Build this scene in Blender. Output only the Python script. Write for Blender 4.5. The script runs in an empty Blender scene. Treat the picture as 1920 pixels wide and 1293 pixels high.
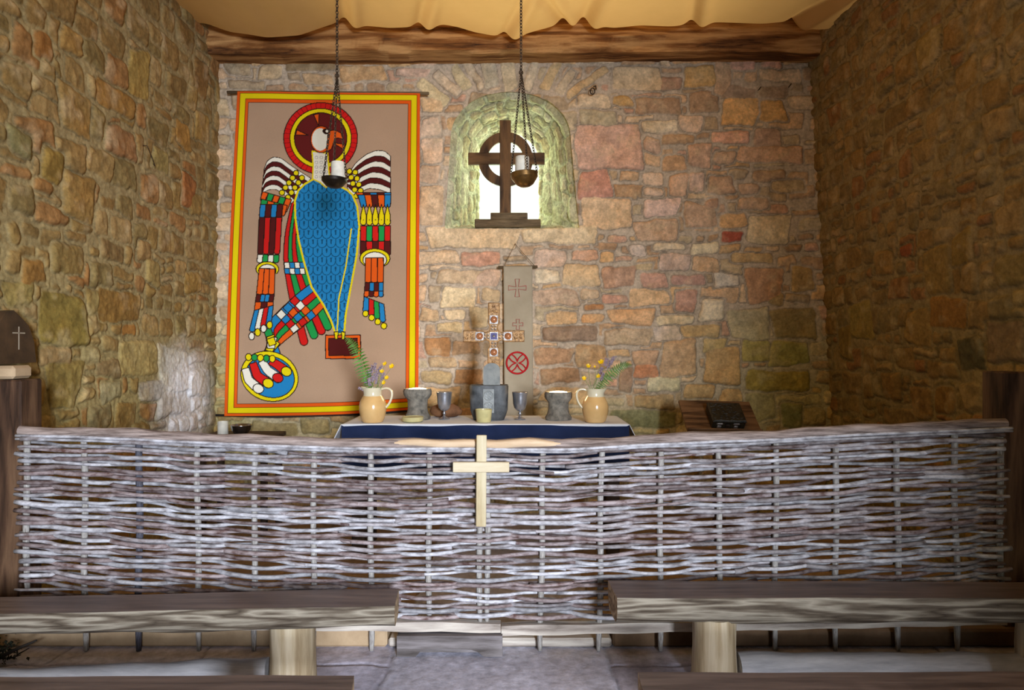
import bpy, math, random
import numpy as np
from mathutils import Vector, Matrix

rnd = random.Random(7)
SC = bpy.context.scene
COL = SC.collection
PI = math.pi
F, CX, CY, EYE = 1280.0, 960.0, 646.5, 1.5      # focal length (px of 1920), image centre, eye height

def at(px, py, d):
    """point seen at a photo pixel, d metres from the camera"""
    s = F / d
    return ((px - CX) / s, d, EYE - (py - CY) / s)
def zpx(py, d): return EYE - (py - CY) * d / F
def xpx(px, d): return (px - CX) * d / F

# ------------------------------------------------------------------ colours
def lin(c):
    o = []
    for v in c[:3]:
        v /= 255.0
        o.append(v / 12.92 if v <= 0.04045 else ((v + 0.055) / 1.055) ** 2.4)
    return tuple(o)
def lin4(c): return lin(c) + (1.0,)

# ------------------------------------------------------------------ materials
def new_mat(name):
    m = bpy.data.materials.new(name); m.use_nodes = True
    nt = m.node_tree
    b = nt.nodes['Principled BSDF']
    return m, nt, b
def nd(nt, t, **kw):
    n = nt.nodes.new(t)
    for k, v in kw.items():
        if k in n.inputs: n.inputs[k].default_value = v
        else: setattr(n, k, v)
    return n
def coords(nt, scale=(1, 1, 1), out='Object'):
    tc = nd(nt, 'ShaderNodeTexCoord'); mp = nd(nt, 'ShaderNodeMapping')
    mp.inputs['Scale'].default_value = scale
    nt.links.new(tc.outputs[out], mp.inputs['Vector'])
    return mp.outputs['Vector']
def ramp(nt, fac, stops):
    r = nd(nt, 'ShaderNodeValToRGB')
    els = r.color_ramp.elements
    while len(els) < len(stops): els.new(0.5)
    for e, (p, c) in zip(els, stops):
        e.position = p; e.color = lin4(c)
    nt.links.new(fac, r.inputs['Fac'])
    return r.outputs['Color']
def bump(nt, b, h, strength=0.3, dist=0.01):
    n = nd(nt, 'ShaderNodeBump'); n.inputs['Strength'].default_value = strength
    n.inputs['Distance'].default_value = dist
    nt.links.new(h, n.inputs['Height']); nt.links.new(n.outputs['Normal'], b.inputs['Normal'])

def mottled(name, c1, c2, scale=8, rough=0.8, spec=0.3, metal=0.0, bstr=0.25, stretch=(1, 1, 1), lo=0.3, hi=0.7, bd=0.01):
    m, nt, b = new_mat(name)
    v = coords(nt, stretch)
    n = nd(nt, 'ShaderNodeTexNoise', Scale=scale, Detail=7.0, Roughness=0.62)
    nt.links.new(v, n.inputs['Vector'])
    c = ramp(nt, n.outputs['Fac'], [(lo, c1), (hi, c2)])
    nt.links.new(c, b.inputs['Base Color'])
    b.inputs['Roughness'].default_value = rough
    b.inputs['Metallic'].default_value = metal
    b.inputs['Specular IOR Level'].default_value = spec
    if bstr: bump(nt, b, n.outputs['Fac'], bstr, bd)
    return m

def grained(name, dark, mid, pale, stretch=(1.0, 9, 9), scale=1.6, rings=9.0, rough=0.7, bstr=0.3, spec=0.25):
    """wood whose grain follows the contours of a stretched noise"""
    m, nt, b = new_mat(name)
    v = coords(nt, stretch)
    n = nd(nt, 'ShaderNodeTexNoise', Scale=scale, Detail=3.0, Roughness=0.45)
    nt.links.new(v, n.inputs['Vector'])
    mu = nd(nt, 'ShaderNodeMath', operation='MULTIPLY'); mu.inputs[1].default_value = rings
    nt.links.new(n.outputs['Fac'], mu.inputs[0])
    pp = nd(nt, 'ShaderNodeMath', operation='PINGPONG'); pp.inputs[1].default_value = 1.0
    nt.links.new(mu.outputs[0], pp.inputs[0])
    v2 = coords(nt, tuple(s * 3 for s in stretch))
    n2 = nd(nt, 'ShaderNodeTexNoise', Scale=5.0, Detail=6.0, Roughness=0.7)
    nt.links.new(v2, n2.inputs['Vector'])
    mx = nd(nt, 'ShaderNodeMath', operation='MULTIPLY_ADD'); mx.inputs[1].default_value = 0.55
    nt.links.new(n2.outputs['Fac'], mx.inputs[0])
    half = nd(nt, 'ShaderNodeMath', operation='MULTIPLY'); half.inputs[1].default_value = 0.5
    nt.links.new(pp.outputs[0], half.inputs[0]); nt.links.new(half.outputs[0], mx.inputs[2])
    c = ramp(nt, mx.outputs[0], [(0.22, dark), (0.48, mid), (0.78, pale)])
    nt.links.new(c, b.inputs['Base Color'])
    b.inputs['Roughness'].default_value = rough
    b.inputs['Specular IOR Level'].default_value = spec
    bump(nt, b, mx.outputs[0], bstr, 0.006)
    return m

def vcol_mat(name, nscale=35, amount=0.55, rough=0.9, bstr=0.5, bd=0.012, bscale=28, spec=0.2):
    m, nt, b = new_mat(name)
    a = nd(nt, 'ShaderNodeAttribute', attribute_name='Col')
    v = coords(nt)
    n = nd(nt, 'ShaderNodeTexNoise', Scale=nscale, Detail=8.0, Roughness=0.7)
    nt.links.new(v, n.inputs['Vector'])
    mr = nd(nt, 'ShaderNodeMapRange')
    mr.inputs['From Min'].default_value = 0.3; mr.inputs['From Max'].default_value = 0.7
    mr.inputs['To Min'].default_value = 1 - amount; mr.inputs['To Max'].default_value = 1 + amount * 0.8
    nt.links.new(n.outputs['Fac'], mr.inputs['Value'])
    mx = nd(nt, 'ShaderNodeVectorMath', operation='SCALE')
    nt.links.new(a.outputs['Color'], mx.inputs[0]); nt.links.new(mr.outputs[0], mx.inputs['Scale'])
    nt.links.new(mx.outputs[0], b.inputs['Base Color'])
    b.inputs['Roughness'].default_value = rough
    b.inputs['Specular IOR Level'].default_value = spec
    if bstr:
        n2 = nd(nt, 'ShaderNodeTexNoise', Scale=bscale, Detail=8.0, Roughness=0.65)
        nt.links.new(v, n2.inputs['Vector'])
        bump(nt, b, n2.outputs['Fac'], bstr, bd)
    return m

def plain(name, c, rough=0.6, metal=0.0, spec=0.4, emit=0.0, ecol=None):
    m, nt, b = new_mat(name)
    v = coords(nt)
    n = nd(nt, 'ShaderNodeTexNoise', Scale=20.0, Detail=4.0)
    nt.links.new(v, n.inputs['Vector'])
    d = tuple(x * 0.88 for x in c)
    nt.links.new(ramp(nt, n.outputs['Fac'], [(0.3, d), (0.7, c)]), b.inputs['Base Color'])
    b.inputs['Roughness'].default_value = rough
    b.inputs['Metallic'].default_value = metal
    b.inputs['Specular IOR Level'].default_value = spec
    if emit:
        b.inputs['Emission Color'].default_value = lin4(ecol or c)
        b.inputs['Emission Strength'].default_value = emit
    return m

def cloth_mat(name, c1, c2, trans=0.0, tcol=None, weave=260, rough=0.95):
    m, nt, b = new_mat(name)
    v = coords(nt)
    n = nd(nt, 'ShaderNodeTexNoise', Scale=3.0, Detail=6.0, Roughness=0.6)
    nt.links.new(v, n.inputs['Vector'])
    c = ramp(nt, n.outputs['Fac'], [(0.3, c1), (0.7, c2)])
    nt.links.new(c, b.inputs['Base Color'])
    b.inputs['Roughness'].default_value = rough
    b.inputs['Specular IOR Level'].default_value = 0.1
    w = nd(nt, 'ShaderNodeTexNoise', Scale=float(weave), Detail=2.0)
    nt.links.new(v, w.inputs['Vector'])
    bump(nt, b, w.outputs['Fac'], 0.25, 0.003)
    if trans:
        t = nd(nt, 'ShaderNodeBsdfTranslucent')
        t.inputs['Color'].default_value = lin4(tcol or c2)
        mx = nd(nt, 'ShaderNodeMixShader'); mx.inputs[0].default_value = trans
        out = nt.nodes['Material Output']
        nt.links.new(b.outputs[0], mx.inputs[1]); nt.links.new(t.outputs[0], mx.inputs[2])
        nt.links.new(mx.outputs[0], out.inputs['Surface'])
    return m

M = {}
M['stone'] = vcol_mat('wall masonry', 42, 0.32, 0.92, 0.4, 0.010, 30)
M['splay'] = vcol_mat('window splay masonry', 42, 0.45, 0.92, 0.6, 0.012, 26)
M['dye'] = vcol_mat('dyed cotton', 240, 0.12, 0.95, 0.2, 0.002, 260, 0.1)
M['rough_wall'] = mottled('rough masonry far', (70, 60, 45), (135, 115, 88), 3.5, 0.95)
M['beam'] = grained('old roof beam', (60, 34, 16), (134, 88, 46), (196, 150, 96), (0.4, 5, 5), 1.7, 6, 0.8, 0.6)
M['seat_top'] = mottled('worn dark bench top', (62, 50, 46), (118, 102, 96), 4, 0.36, 0.5, 0, 0.15, (0.6, 7, 7))
M['seat_front'] = grained('weathered bench front', (58, 48, 38), (96, 86, 74), (144, 136, 122), (0.5, 6.5, 6.5), 2.4, 12, 0.8, 0.5)
M['seat_end'] = grained('sawn end grain', (92, 74, 54), (150, 126, 96), (190, 168, 136), (6, 6, 6), 2.0, 11, 0.8, 0.3)
M['log'] = grained('peeled log', (150, 130, 100), (182, 164, 134), (206, 192, 166), (7, 7, 0.5), 1.6, 8, 0.75, 0.3)
M['log_blue'] = mottled('limewashed log', (150, 152, 160), (205, 206, 212), 5, 0.8, 0.3, 0, 0.2, (0.7, 5, 5))
M['post'] = grained('dark oak post', (40, 26, 18), (74, 52, 38), (104, 78, 58), (6, 6, 0.6), 1.6, 7, 0.75, 0.3)
M['postedge'] = grained('pale oak edge', (120, 90, 66), (160, 126, 96), (186, 154, 122), (6, 6, 0.6), 1.6, 7, 0.75, 0.3)
def bark(name, c1, c2):
    m = mottled(name, c1, c2, 6, 0.6, 0.4, 0, 0.15, (3, 6, 6), 0.34, 0.62, 0.005)
    nt = m.node_tree; b = nt.nodes['Principled BSDF']
    src = b.inputs['Base Color'].links[0].from_socket
    oi = nd(nt, 'ShaderNodeObjectInfo'); mr = nd(nt, 'ShaderNodeMapRange')
    mr.inputs['To Min'].default_value = .62; mr.inputs['To Max'].default_value = 1.22
    nt.links.new(oi.outputs['Random'], mr.inputs['Value'])
    sc = nd(nt, 'ShaderNodeVectorMath', operation='SCALE')
    nt.links.new(src, sc.inputs[0]); nt.links.new(mr.outputs[0], sc.inputs['Scale'])
    nt.links.new(sc.outputs[0], b.inputs['Base Color'])
    return m
M['hazel_a'] = bark('hazel bark pale', (104, 90, 88), (174, 170, 176))
M['hazel_b'] = bark('hazel bark brown', (82, 58, 54), (150, 138, 140))
M['hazel_c'] = bark('hazel bark silvery', (118, 114, 118), (190, 190, 198))
M['upright'] = mottled('hazel upright', (112, 106, 102), (184, 180, 176), 9, 0.7, 0.3, 0, 0.35, (18, 18, 3))
M['upright_dark'] = mottled('dark upright', (40, 40, 48), (92, 92, 104), 9, 0.7, 0.3, 0, 0.35, (18, 18, 3))
M['rail'] = mottled('weathered rail', (84, 70, 64), (172, 156, 150), 5, 0.75, 0.3, 0, 0.4, (1.2, 14, 14), 0.34, 0.68)
M['bare'] = mottled('bare fresh wood', (184, 156, 124), (208, 184, 156), 6, 0.75, 0.3, 0, 0.2, (1.2, 10, 10))
M['pine'] = grained('planed pine', (166, 148, 114), (184, 170, 138), (196, 184, 156), (7, 7, 1.0), 1.4, 5, 0.65, 0.12)
M['pine_x'] = grained('planed pine bar', (166, 146, 112), (188, 172, 142), (200, 188, 162), (1.0, 7, 7), 1.4, 5, 0.65, 0.12)
M['board'] = grained('weathered board', (118, 108, 100), (164, 154, 146), (194, 186, 176), (0.9, 8, 8), 1.6, 6, 0.8, 0.25)
M['block'] = grained('grey block wood', (66, 60, 58), (96, 90, 90), (124, 118, 120), (0.9, 8, 8), 1.6, 6, 0.8, 0.25)
M['canvas'] = cloth_mat('ceiling canvas', (204, 166, 112), (220, 182, 128), 0.5, (228, 172, 104), 180)
M['linen'] = cloth_mat('white linen', (222, 230, 242), (236, 240, 248))
M['banner'] = cloth_mat('grey linen banner', (158, 146, 124), (180, 168, 146))
M['navy'] = cloth_mat('navy cloth', (28, 38, 66), (42, 54, 88))
M['red_thread'] = plain('red thread', (196, 26, 34), 0.9)
M['pink_thread'] = plain('faded red thread', (190, 92, 88), 0.9)
M['string'] = plain('twine', (120, 96, 64), 0.9)
M['iron'] = mottled('rusty iron', (34, 28, 24), (92, 74, 58), 30, 0.6, 0.5, 0.6)
M['lamp_iron'] = mottled('black iron bowl', (16, 12, 10), (46, 36, 28), 14, 0.4, 0.5, 0.5)
M['lamp_brass'] = mottled('tarnished brass bowl', (64, 46, 28), (158, 118, 62), 12, 0.35, 0.5, 0.7)
M['wax'] = plain('white wax', (232, 230, 218), 0.4)
M['cream'] = plain('cream wax glass', (206, 196, 140), 0.35)
M['glow'] = plain('burning wax pool', (255, 236, 190), 0.4, emit=9.0, ecol=(255, 226, 170))
M['ochre'] = mottled('ochre glaze', (204, 162, 104), (224, 186, 128), 5, 0.18, 0.6, 0, 0.03)
M['glaze'] = mottled('cream glaze', (206, 196, 166), (224, 214, 186), 5, 0.18, 0.6, 0, 0.03)
M['potstone'] = mottled('grey stone', (74, 72, 68), (144, 138, 126), 22, 0.85, 0.3, 0, 0.4)
M['pewter'] = mottled('pewter', (140, 142, 150), (186, 188, 196), 9, 0.28, 0.5, 0.8, 0.03)
M['steel'] = mottled('polished steel', (150, 150, 152), (190, 190, 192), 9, 0.2, 0.5, 1.0, 0.02)
M['slate'] = mottled('dark slate', (26, 30, 34), (92, 96, 100), 12, 0.55, 0.4, 0, 0.5)
M['slate_pale'] = mottled('pale slate', (118, 122, 122), (152, 154, 150), 16, 0.8, 0.3, 0, 0.2)
M['carving'] = mottled('worn carving', (116, 122, 124), (168, 172, 172), 18, 0.6, 0.4, 0, 0.3)
M['gilt'] = mottled('gilded metal', (92, 62, 34), (190, 146, 92), 60, 0.4, 0.5, 0.3, 0.5)
M['silver'] = mottled('silver plate', (96, 90, 88), (158, 152, 148), 40, 0.35, 0.5, 0.5, 0.2)
M['copper'] = plain('copper boss', (176, 116, 78), 0.3, 0.2)
M['gem'] = plain('violet stone', (86, 84, 140), 0.2)
M['brownstone'] = mottled('brown stone', (84, 54, 34), (140, 98, 66), 9, 0.8)
M['window_oak'] = grained('window cross oak', (46, 30, 16), (84, 58, 32), (112, 80, 46), (6, 6, 1.0), 1.6, 6, 0.6, 0.2)
M['window_oak_x'] = grained('window cross bar oak', (46, 30, 16), (84, 58, 32), (112, 80, 46), (1, 6, 6), 1.6, 6, 0.6, 0.2)
M['plinth'] = mottled('plinth wood', (74, 62, 44), (128, 108, 80), 6, 0.8, 0.3, 0, 0.3, (1, 6, 6))
M['lectern'] = grained('lectern wood', (52, 34, 20), (92, 64, 40), (124, 92, 62), (1.0, 8, 8), 1.6, 6, 0.6, 0.2)
M['blackbox'] = mottled('blackened carved wood', (14, 13, 11), (60, 54, 40), 34, 0.4, 0.5, 0.2, 0.6)
M['leaf'] = mottled('fern green', (44, 88, 28), (98, 148, 54), 30, 0.6, 0.3, 0, 0.1)
M['stem'] = plain('green stem', (116, 140, 70), 0.7)
M['lav'] = mottled('lavender', (128, 112, 128), (180, 162, 172), 60, 0.9)
M['yellow'] = plain('buttercup yellow', (250, 204, 12), 0.45)
M['dark_leaf'] = mottled('dried dark leaf', (14, 18, 12), (40, 46, 32), 30, 0.8)
M['twig'] = plain('dark twig', (44, 38, 34), 0.8)
M['dark_wood'] = grained('dark stained wood', (34, 26, 20), (56, 44, 34), (78, 62, 48), (1, 7, 7), 1.6, 6, 0.7, 0.2)
M['plaque'] = mottled('brown slate plaque', (42, 30, 20), (84, 62, 42), 7, 0.6, 0.4, 0, 0.35)
M['chalk'] = plain('pale incised line', (178, 166, 148), 0.9)
M['step_tan'] = mottled('sandstone kerb', (150, 126, 98), (188, 164, 134), 5, 0.9, 0.2, 0, 0.3)
M['step_brown'] = mottled('brown kerb', (86, 66, 48), (124, 100, 78), 5, 0.9, 0.2, 0, 0.3)
M['dark_void'] = mottled('dark floor', (60, 52, 44), (96, 86, 74), 5, 0.9)

# ------------------------------------------------------------------ mesh helpers
class MB:
    def __init__(s): s.v = []; s.f = []; s.m = []
    def add(s, vs, fs, mi=0):
        o = len(s.v); s.v += [tuple(map(float, p)) for p in vs]
        s.f += [tuple(i + o for i in f) for f in fs]; s.m += [mi] * len(fs)
        return s
    def box(s, x0, x1, y0, y1, z0, z1, mi=0, mat=None, bev=0.0):
        b = min(bev, (x1-x0)/2.1, (y1-y0)/2.1, (z1-z0)/2.1)
        if b <= 0:
            vs = [(x0,y0,z0),(x1,y0,z0),(x1,y1,z0),(x0,y1,z0),(x0,y0,z1),(x1,y0,z1),(x1,y1,z1),(x0,y1,z1)]
            fs = [(0,3,2,1),(4,5,6,7),(0,1,5,4),(1,2,6,5),(2,3,7,6),(3,0,4,7)]
        else:
            vs = []; idx = {}
            for i, x in enumerate((x0, x1)):
                for j, y in enumerate((y0, y1)):
                    for k, z in enumerate((z0, z1)):
                        dx, dy, dz = (b if i == 0 else -b), (b if j == 0 else -b), (b if k == 0 else -b)
                        idx[i,j,k,0] = len(vs); vs.append((x, y+dy, z+dz))
                        idx[i,j,k,1] = len(vs); vs.append((x+dx, y, z+dz))
                        idx[i,j,k,2] = len(vs); vs.append((x+dx, y+dy, z))
            I = lambda i,j,k,a: idx[i,j,k,a]
            fs = []
            for i in (0,1):
                f = [I(i,0,0,0),I(i,1,0,0),I(i,1,1,0),I(i,0,1,0)]; fs.append(f if i else f[::-1])
            for j in (0,1):
                f = [I(0,j,0,1),I(1,j,0,1),I(1,j,1,1),I(0,j,1,1)]; fs.append(f[::-1] if j else f)
            for k in (0,1):
                f = [I(0,0,k,2),I(1,0,k,2),I(1,1,k,2),I(0,1,k,2)]; fs.append(f if k else f[::-1])
            for i in (0,1):
                for j in (0,1):
                    f = [I(i,j,0,0),I(i,j,1,0),I(i,j,1,1),I(i,j,0,1)]; fs.append(f if (i+j)%2 else f[::-1])
            for i in (0,1):
                for k in (0,1):
                    f = [I(i,0,k,0),I(i,0,k,2),I(i,1,k,2),I(i,1,k,0)]; fs.append(f if (i+k)%2 else f[::-1])
            for j in (0,1):
                for k in (0,1):
                    f = [I(0,j,k,1),I(1,j,k,1),I(1,j,k,2),I(0,j,k,2)]; fs.append(f if (j+k)%2 else f[::-1])
            for i in (0,1):
                for j in (0,1):
                    for k in (0,1):
                        f = [I(i,j,k,0),I(i,j,k,1),I(i,j,k,2)]; fs.append(f if (i+j+k)%2 else f[::-1])
        if mat is not None: vs = [tuple(mat @ Vector(p)) for p in vs]
        return s.add(vs, fs, mi)
    def lathe(s, prof, c=(0,0,0), seg=28, mi=None, wob=0.0, seed=0, sx=1.0, sy=1.0):
        vs = []; fs = []; ms = []
        rr = random.Random(seed)
        ph = [rr.uniform(0, 6.28) for _ in range(4)]
        for (r, z, *_) in prof:
            for k in range(seg):
                a = 2*PI*k/seg
                q = r*(1 + wob*(math.sin(2*a+ph[0]+z*20)+0.6*math.sin(5*a+ph[1]+z*50)))
                vs.append((c[0]+q*math.cos(a)*sx, c[1]+q*math.sin(a)*sy, c[2]+z))
        for i in range(len(prof)-1):
            for k in range(seg):
                k2 = (k+1) % seg
                fs.append((i*seg+k, i*seg+k2, (i+1)*seg+k2, (i+1)*seg+k))
                ms.append(prof[i+1][2] if len(prof[i+1]) > 2 else (mi or 0))
        fs.append(tuple(range(seg))[::-1]); ms.append(prof[0][2] if len(prof[0]) > 2 else (mi or 0))
        fs.append(tuple((len(prof)-1)*seg+k for k in range(seg))); ms.append(prof[-1][2] if len(prof[-1]) > 2 else (mi or 0))
        o = len(s.v); s.v += vs; s.f += [tuple(i+o for i in f) for f in fs]; s.m += ms
        return s
    def tube(s, pts, rad, sides=7, mi=0, caps=True, flat=1.0):
        pts = [Vector(p) for p in pts]; n = len(pts)
        if not hasattr(rad, '__len__'): rad = [rad]*n
        t0 = (pts[1]-pts[0]).normalized()
        u = t0.orthogonal().normalized()
        if abs(t0.z) < 0.9: u = (Vector((0,0,1)) - t0*t0.z).normalized()
        vs = []
        for i in range(n):
            t = (pts[min(i+1,n-1)]-pts[max(i-1,0)]).normalized()
            u = (u - t*u.dot(t)).normalized(); w = t.cross(u)
            for k in range(sides):
                a = 2*PI*k/sides
                vs.append(tuple(pts[i] + u*(rad[i]*math.cos(a)) + w*(rad[i]*flat*math.sin(a))))
        fs = []
        for i in range(n-1):
            for k in range(sides):
                k2 = (k+1) % sides
                fs.append((i*sides+k, i*sides+k2, (i+1)*sides+k2, (i+1)*sides+k))
        if caps:
            fs.append(tuple(range(sides))[::-1]); fs.append(tuple((n-1)*sides+k for k in range(sides)))
        return s.add(vs, fs, mi)
    def prism(s, poly, y0, y1, mi=0, hole=None):
        """outline in x,z pushed from y0 (front) to y1"""
        n = len(poly)
        if hole is None:
            vs = [(x,y0,z) for x,z in poly]+[(x,y1,z) for x,z in poly]
            fs = [tuple(range(n)), tuple(range(n,2*n))[::-1]]
            fs += [(i, i+n, (i+1)%n+n, (i+1)%n) for i in range(n)]
        else:
            vs = [(x,y0,z) for x,z in poly]+[(x,y1,z) for x,z in poly]+[(x,y0,z) for x,z in hole]+[(x,y1,z) for x,z in hole]
            fs = []
            for i in range(n):
                j = (i+1) % n
                fs += [(i,j,2*n+j,2*n+i), (n+j,n+i,3*n+i,3*n+j), (i,n+i,n+j,j), (2*n+i,2*n+j,3*n+j,3*n+i)]
        return s.add(vs, fs, mi)
    def build(s, name, mats, parent=None, smooth=False, loc=None, auto=None):
        me = bpy.data.meshes.new(name)
        me.from_pydata(s.v, [], s.f)
        if not isinstance(mats, (list, tuple)): mats = [mats]
        for m in mats: me.materials.append(m)
        me.polygons.foreach_set('material_index', s.m)
        me.polygons.foreach_set('use_smooth', [bool(smooth)]*len(s.f))
        me.update(); me.validate()
        if auto:
            import bmesh
            bm = bmesh.new(); bm.from_mesh(me)
            bmesh.ops.recalc_face_normals(bm, faces=bm.faces)
            for e in bm.edges:
                if len(e.link_faces) == 2 and e.calc_face_angle(0) > auto: e.smooth = False
            for f in bm.faces: f.smooth = True
            bm.to_mesh(me); bm.free()
        o = bpy.data.objects.new(name, me); COL.objects.link(o)
        if parent is not None:
            o.parent = parent
            o.matrix_parent_inverse = Matrix.Translation(-Vector(parent.location))
        return o

def tag(o, label, cat, group=None, kind=None):
    if label: o['label'] = label
    if cat: o['category'] = cat
    if group: o['group'] = group
    if kind: o['kind'] = kind
    return o
def thing(name, label, cat, loc=(0,0,0), group=None):
    o = bpy.data.objects.new(name, None); COL.objects.link(o)
    o.location = loc; o.empty_display_size = 0.05
    return tag(o, label, cat, group)
def lab(o, label): o['label'] = label; return o
def struct(o): o['kind'] = 'structure'; return o

def arr_mesh(name, P, C, mat, keep=None, smooth=True):
    """grid mesh from an (ny, nx, 3) array with a point colour each"""
    ny, nx = P.shape[:2]
    idx = np.arange(ny*nx).reshape(ny, nx)
    q = np.stack([idx[:-1,:-1], idx[:-1,1:], idx[1:,1:], idx[1:,:-1]], -1).reshape(-1, 4)
    if keep is not None: q = q[keep.reshape(-1)]
    used = np.zeros(ny*nx, bool); used[q.reshape(-1)] = True
    remap = np.cumsum(used) - 1
    q = remap[q]
    V = P.reshape(-1, 3)[used]
    me = bpy.data.meshes.new(name)
    me.vertices.add(len(V)); me.vertices.foreach_set('co', V.astype(np.float32).reshape(-1))
    me.loops.add(q.size); me.loops.foreach_set('vertex_index', q.astype(np.int32).reshape(-1))
    me.polygons.add(len(q))
    me.polygons.foreach_set('loop_start', np.arange(0, q.size, 4, dtype=np.int32))
    me.polygons.foreach_set('use_smooth', np.full(len(q), smooth))
    if C is not None:
        a = me.color_attributes.new('Col', 'FLOAT_COLOR', 'POINT')
        cc = np.ones((len(V), 4), np.float32); cc[:, :3] = C.reshape(-1, 3)[used]
        a.data.foreach_set('color', cc.reshape(-1))
    me.materials.append(mat)
    me.update(calc_edges=True)
    o = bpy.data.objects.new(name, me); COL.objects.link(o)
    return o

# ------------------------------------------------------------------ noise in numpy
def _h(ix, iy, seed):
    n = (ix.astype(np.int64)*374761393 + iy.astype(np.int64)*668265263 + seed*974634541) & 0xffffffff
    n = ((n ^ (n >> 13)) * 1274126177) & 0xffffffff
    n = ((n ^ (n >> 16)) * 668265263) & 0xffffffff
    return ((n >> 8) & 0xffff) / 65535.0
def vnoise(x, y, seed=0):
    x, y = np.broadcast_arrays(x, y)
    ix = np.floor(x); iy = np.floor(y); fx = x-ix; fy = y-iy
    fx = fx*fx*(3-2*fx); fy = fy*fy*(3-2*fy)
    a = _h(ix, iy, seed); b = _h(ix+1, iy, seed); c = _h(ix, iy+1, seed); d = _h(ix+1, iy+1, seed)
    return (a*(1-fx)+b*fx)*(1-fy) + (c*(1-fx)+d*fx)*fy
def fbm(x, y, seed=0, octv=4, gain=0.5):
    s = 0; a = 1; t = 0
    for k in range(octv):
        s = s + a*vnoise(x*2**k, y*2**k, seed+17*k); t += a; a *= gain
    return s/t

# ------------------------------------------------------------------ masonry
def stone_rows(u0, u1, v0, v1, rng, hmin, hmax, amin, amax, pal, gap=0.02):
    out = []; v = v0
    while v < v1:
        rh = rng.uniform(hmin, hmax)
        u = u0 - rng.uniform(0, 0.2)
        while u < u1:
            w = max(0.07, rh*rng.uniform(amin, amax))
            cv = v + rh/2 + rng.uniform(-.014, .014)
            if rng.random() < 0.27 and rh > 0.13:
                k = rng.uniform(.35, .65)
                for (a, b) in ((0, k), (k, 1)):
                    out.append((u+w/2, v+rh*(a+b)/2, w-gap, rh*(b-a)-gap, rng.uniform(-.05, .05), rng.choice(pal)))
            else:
                out.append((u+w/2, cv, w-gap*rng.uniform(.7, 1.6), rh*rng.uniform(.86, 1.02)-gap, rng.uniform(-.06, .06), rng.choice(pal)))
            u += w
        v += rh
    return out

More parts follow.
